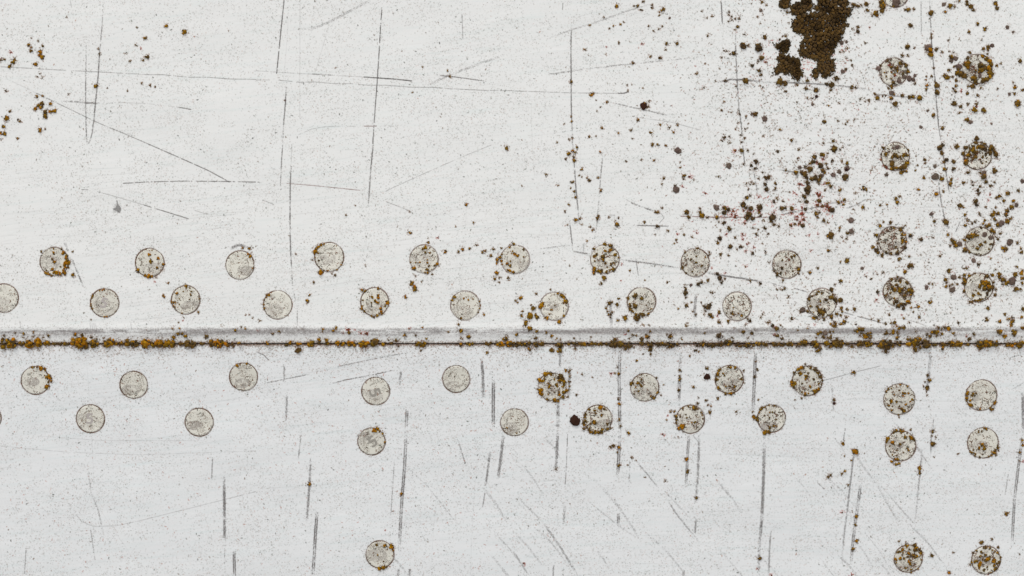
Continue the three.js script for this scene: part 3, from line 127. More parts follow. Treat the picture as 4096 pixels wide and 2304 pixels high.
// growth along the seam: [x0, x1, y0, y1, kind]
const SEAM_LICHEN = {
  I: [[0,50,505,615,m],[50,100,505,560,g],[65,120,540,605,g],[100,165,505,605,g],[180,240,540,585,m],[245,325,505,605,g],[310,340,560,600,m],[345,415,497,600,g],[435,508,530,580,m],[520,560,550,575,o],[560,700,545,580,o],[708,750,505,590,g],[750,880,490,605,g],[780,890,570,615,o],[900,990,520,605,m],[1030,1110,515,600,m],[1085,1155,505,580,g],[1150,1180,545,575,m],[1180,1250,535,580,m],[1255,1300,520,595,m],[1305,1390,525,595,m],[1420,1510,512,612,g],[1510,1560,540,600,m],[1550,1640,508,605,g],[1630,1700,525,600,m],[1670,1755,518,600,m],[1800,1845,545,580,o],[1850,1975,528,605,o],[1990,2060,548,575,o],[2095,2175,520,595,g],[2170,2250,512,605,g],[2255,2310,535,600,g],[2320,2360,550,600,o],[2370,2420,540,570,m]],
  J: [[90,128,540,575,g],[325,368,532,572,g],[290,320,560,585,o],[400,465,548,580,g],[510,590,530,592,m],[615,655,505,545,g],[620,640,540,560,m],[695,725,512,538,g],[690,750,545,572,m],[795,850,530,590,g],[850,900,535,585,g],[905,980,530,590,g],[980,1000,540,600,m],[1035,1090,530,600,g],[1090,1140,535,600,g],[1140,1240,515,590,o],[1180,1215,510,535,m],[1260,1300,545,585,m],[1330,1400,545,570,o],[1385,1430,505,540,m],[1600,1660,540,590,m],[1640,1720,540,595,m],[2040,2075,540,590,g],[2110,2190,545,580,m],[2305,2380,540,580,o],[2410,2440,550,580,m],[2440,2510,535,590,g],[2500,2540,480,530,m],[2520,2576,530,595,g],[2480,2520,500,530,m]],
  K: [[0,115,540,595,o],[115,160,535,590,m],[150,215,540,580,o],[215,260,540,600,o],[260,330,540,585,m],[160,205,590,635,g],[430,520,545,600,o],[450,510,600,650,m],[560,720,545,585,o],[680,760,545,585,m],[760,850,540,585,o],[860,920,548,580,m],[920,990,550,580,o],[980,1060,525,600,o],[1020,1050,505,530,m],[1055,1130,530,600,m],[1120,1210,545,605,o],[1130,1170,595,625,o],[1280,1350,545,585,o],[1340,1430,540,600,b],[1370,1410,590,635,o],[1430,1550,545,590,b],[1540,1640,540,600,b],[1640,1680,560,585,b],[1830,1960,540,590,b],[1940,2040,550,600,b],[2040,2140,545,590,b],[2130,2240,525,580,b],[2240,2340,545,600,b],[2330,2440,550,600,o],[2440,2576,545,590,o],[2170,2210,525,550,b]],
  L: [[20,170,545,590,o],[190,270,540,590,o],[275,330,550,600,y],[330,400,520,590,o],[400,450,560,580,b],[440,520,530,600,m],[470,520,575,610,m],[500,540,590,640,m],[480,510,625,648,m],[560,630,535,590,m],[610,640,570,610,m],[640,770,520,600,o],[680,710,505,530,m],[780,830,550,580,m],[825,862,572,600,g],[890,950,545,600,o],[900,990,530,580,b],[960,1060,545,595,o],[1000,1030,530,560,m],[1090,1180,540,610,o],[1130,1260,520,600,b],[1150,1240,580,620,b],[1170,1215,610,655,o],[1240,1270,560,600,m],[1290,1350,530,590,o],[1390,1440,545,590,g],[1440,1560,500,580,m],[1480,1550,490,540,g],[1540,1640,530,610,b],[1460,1500,575,620,m],[1505,1540,575,620,g],[1470,1500,610,645,m],[1560,1620,520,560,o],[1650,1700,565,580,b],[1730,1790,548,590,m],[1740,1770,580,625,g],[1800,1960,535,595,m],[1840,1920,530,590,g],[1910,1965,540,595,m],[2000,2030,560,580,o],[2095,2200,530,600,m],[2140,2280,525,595,g],[2200,2280,530,600,m],[2095,2160,580,620,o],[2290,2320,530,600,m],[2370,2430,550,590,m],[2430,2500,540,600,g],[2500,2576,535,605,m]],
};
// the dark crust high on the upper sheet, outlines in tile D
const CRUST = [
  [[520,-60],[790,-60],[785,0],[790,60],[835,100],[820,150],[770,165],[775,230],[800,262],[750,290],[755,330],[715,390],[690,440],[655,490],[660,520],[640,545],[600,575],[655,620],[662,680],[660,700],[620,745],[560,785],[545,770],[560,740],[520,720],[480,790],[455,765],[455,720],[505,690],[500,660],[520,600],[470,590],[440,570],[330,560],[325,490],[345,420],[380,395],[385,350],[330,340],[270,310],[245,260],[260,210],[300,190],[290,160],[340,150],[415,150],[450,140],[520,150],[530,100],[470,110],[465,75],[510,60]],
  [[125,-40],[215,-40],[215,60],[165,85],[130,70]],
  [[240,70],[300,30],[345,60],[350,-30],[420,-30],[435,60],[430,95],[370,110],[340,130],[300,160],[240,110]],
  [[75,465],[125,430],[190,405],[205,430],[190,480],[195,510],[160,525],[120,500]],
  [[105,570],[140,535],[180,570],[225,585],[305,605],[318,640],[295,660],[320,710],[345,740],[310,795],[250,775],[240,720],[195,735],[140,720],[90,745],[70,735],[80,690],[125,660],[115,610]],
];
// scratches and rubbed marks: [tile, points, width, strength, kind]; kinds: 0 fine line, 1 broad rubbed streak, 2 streak of two tracks, 3 reddish line
const MARKS = [
  ['A',[[1042,20],[1025,290],[1010,440],[1000,560],[990,740],[975,900],[960,1040],[945,1210],[925,1350],[905,1420],[882,1462]],9,.62,1],['A',[[868,460],[862,880],[862,1040],[865,1250],[872,1400],[880,1462]],9,.5,1],
  ['A',[[0,672],[170,680],[500,700],[1000,725],[1500,752],[1640,752],[1900,778],[2100,778],[2300,795],[2576,800]],4,.5,0],['B',[[0,805],[220,805],[430,828],[600,825],[800,843],[950,842],[1120,858],[1300,858],[1560,878],[1800,880],[1950,893],[2300,910],[2576,912]],4,.45,0],['C',[[0,915],[590,935],[1050,940]],4,.4,0],['C',[[1050,940],[1120,940],[1180,922]],10,.6,1],
  ['A',[[60,790],[380,943]],4,.15,0],['A',[[370,940],[620,1060],[860,1175],[1040,1260],[1250,1345],[1490,1449]],6,.6,0],['E',[[1490,0],[1900,180],[2100,270],[2310,385]],7,.8,0],['A',[[640,1015],[760,1025],[860,1035],[960,1040],[1100,1037],[1220,1032]],13,.6,1],['A',[[1220,1032],[1500,1045],[1800,1080]],3,.22,0],['A',[[1800,1080],[1925,1103]],7,.75,0],['A',[[705,0],[745,180]],3,.25,0],
  ['B',[[283,0],[250,320],[208,740]],8,.8,0],['B',[[305,880],[295,1050],[275,1290],[268,1449]],8,.55,1],['F',[[268,10],[258,150],[245,440]],7,.5,1],['B',[[1265,100],[1255,250],[1240,500],[1222,790],[1200,1080],[1175,1449]],8,.75,0],['F',[[1180,0],[1155,250],[1130,630]],9,.7,1],['B',[[0,712],[340,735],[570,747],[1080,775]],4,.25,0],['B',[[570,745],[640,749]],6,.6,0],['B',[[700,752],[755,756]],6,.6,0],['B',[[1085,775],[1220,785],[1400,797],[1570,815]],9,.8,0],['B',[[1820,752],[1900,765],[2000,775],[2190,800],[2320,820]],6,.5,1],
  ['B',[[430,1355],[560,1300],[700,1275],[1080,1270],[1385,1270]],4,.25,0],['B',[[1090,1270],[1215,1270]],6,.7,3],['B',[[1150,0],[1040,60],[800,190],[640,265],[560,290],[450,290]],20,.16,2],['B',[[2500,550],[2200,660],[1900,775],[1720,860]],18,.16,2],['B',[[443,0],[440,1200]],4,.14,0],['B',[[730,270],[600,720]],3,.15,0],['B',[[2072,130],[2082,400]],4,.5,0],
  ['F',[[2370,10],[2100,120],[1800,250],[1400,430],[1300,480]],4,.3,0],['F',[[360,0],[355,180]],5,.2,0],['F',[[355,180],[345,400],[342,700],[345,1000],[355,1200],[370,1449]],9,.7,1],['J',[[370,0],[415,200],[415,400]],5,.25,1],['F',[[310,398],[450,408],[620,423],[860,448],[1050,467]],6,.6,3],['F',[[0,385],[35,385]],6,.7,0],['F',[[1280,570],[1500,655],[1545,684]],5,.4,0],['F',[[70,565],[180,610]],4,.3,0],
  ['E',[[1240,398],[1500,382],[1800,375],[2100,376],[2350,380],[2576,384]],7,.75,0],['E',[[820,460],[890,462]],6,.5,0],['E',[[980,480],[1180,535],[1450,615]],4,.3,0],['E',[[1450,615],[1900,755]],7,.65,0],['E',[[1960,670],[2090,710]],4,.3,0],['E',[[650,990],[690,1095]],22,.55,1],['E',[[720,1150],[780,1290],[840,1449]],14,.55,1],['E',[[2320,1060],[2360,1030],[2420,1018],[2500,1045]],26,.42,1],
  ['C',[[598,230],[592,500],[595,800],[597,1100],[610,1449]],9,.68,1],['G',[[612,0],[628,230],[648,500],[680,830]],9,.6,1],['C',[[512,30],[508,100]],7,.5,0],['G',[[580,790],[590,870],[605,1000],[610,1080]],8,.55,1],['G',[[605,1080],[780,1110]],13,.5,1],['G',[[1080,1165],[1400,1205],[1690,1250]],12,.55,1],['G',[[1960,1300],[2576,1395]],14,.6,1],['H',[[0,1395],[200,1449]],12,.45,1],['L',[[250,0],[410,45]],9,.45,1],['L',[[770,250],[950,300],[1180,360]],8,.5,0],['L',[[1370,310],[1640,395],[1690,410]],6,.4,0],
  ['C',[[2105,0],[2117,250]],9,.75,1],['C',[[2247,290],[2250,450],[2265,800],[2280,1050],[2310,1290],[2320,1449]],10,.55,1],['G',[[2320,0],[2345,250]],7,.5,1],['G',[[2430,260],[2470,500]],7,.4,1],['G',[[2510,770],[2576,910]],5,.4,0],['C',[[2060,830],[2200,800],[2350,805],[2576,830]],16,.5,1],['D',[[0,830],[300,835],[650,855],[900,885],[1050,905]],16,.5,1],['D',[[1020,940],[1300,970],[1590,995]],12,.4,1],['D',[[1100,1010],[1280,1045]],9,.5,1],
  ['C',[[950,1020],[1230,1085],[1500,1145],[1570,1165]],9,.35,1],['C',[[1290,1185],[1600,1230],[1900,1310]],5,.3,0],['C',[[350,390],[600,300],[800,240],[1100,130],[1500,10]],12,.24,2],['C',[[330,720],[400,745],[600,715],[1000,665],[1230,640],[1600,605],[2050,555]],11,.28,2],['D',[[1625,0],[1640,300],[1645,430],[1660,600],[1680,800],[1700,1100],[1720,1300],[1745,1449]],9,.7,1],['D',[[1540,0],[1543,350]],6,.3,1],
  ['H',[[1745,0],[1790,280],[1830,520]],8,.6,1],['H',[[1715,380],[1745,600],[1780,760],[1830,880]],8,.55,1],['H',[[1940,770],[1885,890]],6,.4,1],['H',[[70,725],[250,690],[480,640],[820,550]],14,.4,1],['H',[[790,650],[900,610],[990,550]],10,.5,1],['H',[[110,260],[310,295]],10,.5,1],['G',[[1155,568],[1230,605],[1320,640],[1430,675]],14,.6,1],['G',[[1500,700],[1530,745],[1480,800]],5,.4,0],['G',[[1220,820],[1600,828]],8,.55,1],['G',[[1700,728],[2050,738],[2576,740]],9,.55,3],['G',[[980,715],[1040,718]],4,.5,0],['G',[[920,50],[895,290],[880,500],[855,800],[830,960]],8,.35,1],['G',[[725,1000],[718,1090]],5,.4,0],['G',[[1245,1150],[1275,1350]],6,.35,1],['G',[[250,1060],[540,1025],[600,1020]],10,.22,1],
  ['J',[[285,770],[280,960]],14,.32,1],['J',[[315,1050],[300,1340]],18,.35,1],['J',[[80,960],[550,865]],6,.45,1],['J',[[800,800],[870,780],[1130,725],[1260,700],[1540,645]],7,.5,1],['J',[[730,970],[900,925],[1170,875],[1400,825]],7,.55,1],['J',[[0,640],[80,675],[130,730]],7,.4,1],['J',[[1460,830],[1445,980]],22,.48,1],['J',[[2270,710],[2285,900],[2285,1110]],26,.55,1],['J',[[2390,920],[2387,1150],[2388,1400]],30,.6,2],['J',[[1520,1220],[1510,1449]],28,.55,2],['N',[[1510,0],[1505,150],[1495,350],[1470,650],[1450,1000],[1445,1200]],28,.55,2],
  ['N',[[550,270],[540,500],[525,720],[510,900]],20,.55,1],['N',[[615,800],[600,1000],[585,1250],[572,1460]],28,.6,2],['N',[[455,0],[425,280]],9,.4,1],['N',[[2030,70],[2115,350]],10,.4,1],['N',[[2355,190],[2330,400],[2310,550]],18,.5,1],['N',[[2305,600],[2280,760]],9,.35,1],['N',[[2490,20],[2465,250],[2435,480]],26,.55,1],['N',[[1395,250],[1370,650],[1350,900]],8,.22,1],['N',[[1435,1370],[1430,1460]],20,.3,1],['N',[[1548,1370],[1545,1460]],18,.5,1],
  ['K',[[485,650],[480,800]],18,.38,1],['K',[[465,1140],[460,1449]],30,.48,1],['K',[[578,800],[572,1100]],20,.42,1],['K',[[1085,620],[1078,900],[1082,1200],[1085,1449]],30,.52,2],['K',[[1695,640],[1685,1000],[1680,1190]],28,.42,1],['K',[[2450,640],[2440,900],[2425,1250]],30,.5,2],['K',[[2000,1140],[1995,1330]],10,.35,1],['K',[[988,90],[1000,400]],26,.32,1],['K',[[1850,60],[1840,200],[1848,430]],26,.42,1],['K',[[690,490],[680,530]],16,.3,1],
  ['O',[[460,0],[450,250],[440,400]],26,.52,1],['O',[[560,20],[545,380],[535,530]],7,.5,0],['O',[[530,750],[518,930]],20,.5,1],['O',[[1085,0],[1075,250],[1062,440]],30,.55,2],['O',[[1185,300],[1175,590]],14,.35,1],['O',[[1075,820],[1068,930]],24,.48,2],['O',[[1780,30],[1765,250],[1750,560]],24,.42,2],['O',[[1885,0],[1870,450],[1845,720]],22,.38,1],['O',[[1855,860],[1838,1030]],16,.42,1],['O',[[2540,30],[2530,500],[2515,850],[2490,1150],[2480,1460]],28,.55,1],['O',[[1250,290],[1480,570]],9,.38,1],['O',[[1560,680],[1680,860],[1870,1090]],10,.42,1],['O',[[1540,600],[1810,890]],8,.22,1],['O',[[320,920],[480,1150],[670,1460]],14,.42,1],['O',[[60,660],[320,920]],10,.2,1],['O',[[0,1180],[180,1460]],10,.38,1],['O',[[420,1330],[412,1460]],12,.42,1],['O',[[520,1340],[512,1460]],10,.42,1],['O',[[1728,1380],[1722,1460]],20,.32,2],['O',[[780,710],[1080,950],[1250,1060]],9,.22,1],
  ['M',[[2140,250],[2130,480]],10,.42,1],['M',[[2255,450],[2258,750],[2262,1160]],24,.62,1],['M',[[2262,1160],[2258,1340]],8,.32,1],['M',[[2355,1200],[2360,1460]],26,.55,2],['M',[[880,350],[920,620],[985,780],[1060,1110]],14,.15,1],['M',[[910,960],[965,1360]],10,.2,1],['M',[[765,830],[820,900],[940,950],[1160,945],[1400,895],[2120,715],[2576,600]],3,.25,0],['M',[[0,140],[700,205],[1400,230],[2576,190]],3,.15,0],['M',[[370,40],[1000,85],[2000,88]],3,.12,0],['M',[[265,1150],[245,1449]],8,.25,1],
  ['P',[[870,150],[850,330],[830,500],[800,770],[770,1000],[740,1320]],16,.38,1],['P',[[940,470],[910,700],[880,900],[855,1100],[835,1340]],26,.48,2],['P',[[1645,0],[1638,230]],8,.42,1],['P',[[1550,180],[1520,500],[1480,900]],16,.26,1],['P',[[2560,20],[2540,200],[2510,420],[2480,680],[2465,950],[2455,1180]],26,.48,2],['P',[[2420,400],[2385,650]],10,.26,1],['P',[[30,980],[15,1200],[5,1460]],14,.52,1],['P',[[490,500],[580,590]],8,.32,1],['P',[[1130,530],[1340,780],[1490,940]],10,.2,1],['P',[[770,0],[760,100]],10,.42,1],
  ['L',[[1635,640],[1620,850],[1590,1100]],26,.32,1],['L',[[1665,1310],[1660,1440]],8,.32,1],['L',[[645,980],[660,1250]],14,.32,1],['L',[[780,1400],[775,1449]],9,.42,1],['L',[[560,930],[720,890],[860,850],[1130,785]],5,.4,0],['L',[[2430,730],[2440,700],[2576,665]],5,.35,0],['L',[[2440,1030],[2576,950]],5,.35,0],['L',[[2563,1050],[2570,1449]],26,.5,1],
];
// ---------------------------------------------------------------- paint: colour maps drawn in photograph pixels
const tufts = []; // every tuft of lichen in photograph pixels
for (const t in LICHEN) for (const [x, v, q, kind] of LICHEN[t]) { const [px, py] = at(t, x, v); tufts.push({ x: px, y: py, r: q * Z, kind }); }
for (const t in SEAM_LICHEN) for (const [x0, x1, y0, y1, kind] of SEAM_LICHEN[t]) {
  const [px, py] = at(t, (x0 + x1) / 2, (y0 + y1) / 2);
  tufts.push({ x: px, y: py, r: Math.min(x1 - x0, y1 - y0) / 2 * Z, hx: (x1 - x0) / 2 * Z, hy: (y1 - y0) / 2 * Z, kind, seam: true });
}
const U0 = -100, UW = 4296, TEX = 2048 / UW;
function paint(v0, v1) {
  const c = document.createElement('canvas');
  c.width = 2048; c.height = Math.round((v1 - v0) * TEX);
  const ctx = c.getContext('2d');
  ctx.setTransform(TEX, 0, 0, TEX, -U0 * TEX, -v0 * TEX);
  ctx.lineCap = 'round'; ctx.lineJoin = 'round';
  return [c, ctx];
}
const ink = (c, a) => `rgba(${c[0]},${c[1]},${c[2]},${a.toFixed(3)})`;
const DIRT = [[58, 58, 52], [70, 66, 58], [48, 50, 44], [84, 74, 62], [62, 66, 54], [92, 70, 52]], BROWN = [[70, 50, 34], [92, 58, 36], [60, 46, 30], [104, 62, 44]];
function speck(ctx, x, v, len, w, c, a) {
  const t = rnd() * Math.PI, dx = Math.cos(t) * len / 2, dy = Math.sin(t) * len / 2;
  ctx.strokeStyle = ink(c, a); ctx.lineWidth = w;
  ctx.beginPath(); ctx.moveTo(x - dx, v - dy);
  if (len > 5) ctx.quadraticCurveTo(x + ru(-2, 2), v + ru(-2, 2), x + dx, v + dy); else ctx.lineTo(x + dx, v + dy);
  ctx.stroke();
}
function along(pts, step, f) {
  for (let i = 0; i + 1 < pts.length; i++) {
    const [ax, ay] = pts[i], [bx, by] = pts[i + 1], l = Math.hypot(bx - ax, by - ay), n = Math.max(1, Math.round(l / step));
    for (let j = 0; j < n; j++) f(ax + (bx - ax) * j / n, ay + (by - ay) * j / n, -(by - ay) / l, (bx - ax) / l, (i + j / n) / (pts.length - 1));
  }
}
function mark(ctx, pts, w, a, kind, id) {
  const tone = kind === 3 ? [98, 60, 54] : [84, 79, 77], dark = kind === 3 ? [74, 40, 34] : [50, 46, 44];
  if (kind === 0 || kind === 3) { // a fine scratch filled with dirt, broken where the tool skipped
    let s = 0;
    along(pts, 1.2, (x, v, nx, ny) => {
      s += 1.2;
      const p = noise(s * 0.05, id * 7.3) * 0.6 + noise(s * 0.3, id * 3.1, 4) * 0.4;
      if (p < 0.3) return;
      const off = ru(-0.18, 0.18) * w, e = Math.max(2.1, w * 0.9);
      ctx.fillStyle = ink(rnd() < 0.6 ? dark : tone, clamp(a * ru(0.45, 1.25) * clamp(0.2 + p * 1.2, 0, 1), 0, 1));
      ctx.fillRect(x + nx * off - e / 2, v + ny * off - e / 2, e, e);
    });
    return;
  }
  const n = Math.max(5, Math.round(w * 1.05));
  let s = 0;
  along(pts, 1.5, (x, v, nx, ny, t) => {
    s += 1.5;
    const end = smooth(0, 0.22, t) * smooth(1, 0.74, t), p = noise(s * 0.018, id * 5.7) * 0.7 + noise(s * 0.12, id * 2.3, 7) * 0.5;
    for (let q = 0; q < n; q++) {
      let o = ru(-0.5, 0.5) + ru(-0.12, 0.12);
      if (kind === 2) { const side = rnd() < 0.5 ? -1 : 1; o = side * (0.36 + ru(-0.14, 0.14)); if (rnd() < 0.18) o = ru(-0.3, 0.3); }
      if (rnd() > (0.3 + a * 1.15) * clamp(p * 1.7 - 0.22, 0.06, 1) * (0.15 + 0.85 * end)) continue;
      const e = ru(1.1, 2.6);
      ctx.fillStyle = ink(rnd() < 0.3 ? dark : tone, clamp(ru(0.12, 0.66) * (0.45 + a), 0, 1));
      ctx.fillRect(x + nx * o * w - e / 2, v + ny * o * w - e / 2, e, e);
    }
  });
}
function weather(ctx, v0, v1, base, density) {
  ctx.fillStyle = ink(base, 1); ctx.fillRect(U0, v0, UW, v1 - v0);
  // uneven brushing of the paint: short soft strokes, a shade lighter or darker
  for (let i = 0; i < 5200; i++) {
    const x = ru(U0, U0 + UW), v = ru(v0, v1), l = ru(40, 190), s = -0.1 + 0.1 * smooth(1800, 3200, x);
    ctx.strokeStyle = rnd() < 0.5 ? 'rgba(246,248,248,0.05)' : 'rgba(200,202,204,0.05)'; ctx.lineWidth = ru(3, 12);
    ctx.beginPath(); ctx.moveTo(x, v); ctx.lineTo(x + l, v + l * s + ru(-4, 4)); ctx.stroke();
  }
  // fine wiping scratches, mostly near the rivet rows
  for (let i = 0; i < 7200; i++) {
    const x = ru(U0, U0 + UW), v = ru(v0, v1), near = Math.exp(-(((v - 1060) / 300) ** 2)) + 0.35 * Math.exp(-(((v - 1560) / 160) ** 2)) + (x > 2900 && v > 500 && v < 1350 ? 0.7 : 0) + 0.1;
    if (rnd() > near || fbm(x / 260, v / 90) < 0.4) continue;
    const l = ru(20, 240), s = (-0.13 + ru(-0.07, 0.08)) * (1 - smooth(1700, 3000, x)) + ru(-0.015, 0.02);
    ctx.strokeStyle = ink(rnd() < 0.7 ? [112, 112, 112] : [250, 250, 250], ru(0.05, 0.2)); ctx.lineWidth = ru(0.7, 1.4);
    ctx.beginPath(); ctx.moveTo(x, v); ctx.lineTo(x + l, v + l * s); ctx.stroke();
  }
  // long faint hairlines
  for (let i = 0; i < 90; i++) {
    const x = ru(U0, U0 + UW), v = ru(v0, v1), l = ru(150, 700), t = v > SEAM && rnd() < 0.5 ? ru(0.7, 1) : rnd() < 0.35 ? Math.PI / 2 + ru(-0.08, 0.1) : ru(-0.25, 0.12);
    ctx.strokeStyle = ink([120, 118, 114], ru(0.06, 0.16)); ctx.lineWidth = ru(1, 1.8);
    ctx.beginPath(); ctx.moveTo(x, v); ctx.quadraticCurveTo(x + Math.cos(t) * l / 2 + ru(-14, 14), v + Math.sin(t) * l / 2 + ru(-14, 14), x + Math.cos(t) * l, v + Math.sin(t) * l); ctx.stroke();
  }
  // thin grime, a fine grain gathered in uneven patches
  for (let i = 0; i < 150000; i++) {
    const x = ru(U0, U0 + UW), v = ru(v0, v1), p = fbm(x / 330 + 20, v / 210) * 0.8 + noise(x / 70, v / 34, 15) * 0.3;
    if (rnd() > smooth(0.35, 0.8, p)) continue;
    ctx.fillStyle = ink(pick([[150, 148, 142], [120, 118, 112], [160, 152, 144]]), ru(0.08, 0.26)); ctx.fillRect(x, v, ru(1.2, 3), ru(1, 2));
  }
  // specks of dirt
  const count = Math.round(density * UW * (v1 - v0) / 1000);
  for (let i = 0; i < count; i++) {
    const x = ru(U0, U0 + UW), v = ru(v0, v1), p = fbm(x / 150 + 3, v / 130) * 0.75 + noise(x / 40, v / 40, 3) * 0.35;
    if (rnd() > smooth(0.18, 0.72, p)) continue;
    const big = rnd() < 0.009, len = big ? ru(2, 6) : ru(0.2, 3.2), reddish = rnd() < (v > SEAM ? 0.12 : 0.05);
    speck(ctx, x, v, len, big ? ru(1.9, 3.4) : ru(1, 2), reddish ? pick([[128, 66, 44], [140, 80, 54]]) : pick(DIRT), big ? ru(0.55, 0.95) : ru(0.1, 0.6));
  }
  // dark crumbs and flakes thicken towards the crust and the rivet columns
  for (let i = 0; i < 38000; i++) {
    const x = ru(2500, 4190), v = ru(v0, v1);
    const d = 0.75 * Math.exp(-(((x - 3260) / 420) ** 2) - (((v - 560) / 520) ** 2)) + 0.55 * Math.exp(-(((x - 3900) / 320) ** 2) - (((v - 900) / 420) ** 2)) + 0.35 * Math.exp(-(((x - 3300) / 600) ** 2) - (((v - 1250) / 110) ** 2));
    if (v > SEAM || rnd() > d * smooth(0.3, 0.75, fbm(x / 70, v / 70) * 0.6 + noise(x / 22, v / 22, 8) * 0.5)) continue;
    speck(ctx, x, v, ru(0.8, 6.5), ru(1.2, 3), rnd() < 0.04 ? [128, 50, 42] : pick(rnd() < 0.35 ? DIRT : BROWN), ru(0.45, 0.95));
  }
  // crumbs shed round every tuft
  for (const t of tufts) {
    if (t.y < v0 - 20 || t.y > v1 + 20) continue;
    const n = t.seam ? Math.round((t.hx + t.hy) * 1.3) : Math.round(3 + t.r * 1.2);
    for (let i = 0; i < n; i++) {
      const a = rnd() * 6.283, q = 0.85 + Math.abs(ru(-1, 1) * ru(0, 1)) * 1.7, x = t.x + Math.cos(a) * (t.hx ?? t.r) * q, v = t.y + Math.sin(a) * (t.hy ?? t.r) * q;
      speck(ctx, x, v, ru(1, 5), ru(1.2, 2.8), t.kind === 'r' ? [138, 52, 42] : pick(BROWN), ru(0.45, 0.95));
    }
  }
  if (v0 > 1000) for (let i = 0; i < 30; i++) { // faint slanting rubs low on the lower sheet
    const x = ru(1500, 3700), v = ru(1640, 2250), l = ru(80, 380), t = ru(0.78, 0.98);
    mark(ctx, [[x, v], [x + Math.cos(t) * l * 0.5, v + Math.sin(t) * l * 0.46], [x + Math.cos(t + 0.03) * l, v + Math.sin(t + 0.03) * l]], ru(3, 9), ru(0.03, 0.13), 1, 300 + i);
  }
  MARKS.forEach(([t, pts, w, a, kind], i) => {
    const p = pts.map(([x, v]) => at(t, x, v)), e = p[p.length - 1], slant = kind === 1 && p[0][1] > SEAM && Math.abs(e[0] - p[0][0]) > 0.45 * Math.abs(e[1] - p[0][1]) && Math.abs(e[1] - p[0][1]) > 60;
    mark(ctx, p, w * Z * (slant ? 1.5 : 1), a * (slant ? 0.6 : 1), kind, i + 1);
  });
  // dirt caught round the rivet heads
  for (const [x, v, q, , dirt] of RIVETS) {
    for (let i = 0; i < 300; i++) {
      const a = i / 300 * 6.2832, p = noise(Math.cos(a) * 1.7 + x, Math.sin(a) * 1.7 + v, 2);
      ctx.fillStyle = ink(pick([[96, 58, 40], [78, 48, 34], [112, 76, 58]]), clamp(1.9 * p - 0.35, 0, 1)); const e = ru(1.6, 2.2) * (0.6 + 0.7 * p);
      ctx.fillRect(x + Math.cos(a) * (q + 2.1) - e / 2, v + Math.sin(a) * (q + 2.1) - e / 2, e, e);
    }
    for (let i = 0; i < 420; i++) {
      const a = rnd() * 6.283, p = noise(Math.cos(a) * 2 + x, Math.sin(a) * 2 + v);
      if (rnd() > 0.25 + p * 0.95) continue;
      const o = q + 1.2 + Math.abs(ru(-1, 1) * ru(0, 1)) * (1.2 + 3.2 * dirt * p);
      ctx.fillStyle = ink(pick(BROWN), ru(0.35, 0.85)); const e = ru(1.2, 2.4);
      ctx.fillRect(x + Math.cos(a) * o - e / 2, v + Math.sin(a) * o - e / 2, e, e);
    }
    for (let i = 0; i < 130 * dirt; i++) {
      const a = rnd() * 6.283, o = q * (1.03 + Math.abs(ru(-1, 1) * ru(0, 1)) * 0.4);
      speck(ctx, x + Math.cos(a) * o, v + Math.sin(a) * o, ru(0.5, 3.5), ru(1.1, 2), pick(DIRT), ru(0.3, 0.8));
    }
  }
}
const colourMap = (c) => { const t = new THREE.CanvasTexture(c); t.colorSpace = THREE.SRGBColorSpace; t.wrapS = t.wrapT = THREE.MirroredRepeatWrapping; t.magFilter = THREE.LinearFilter; t.anisotropy = 8; return t; };

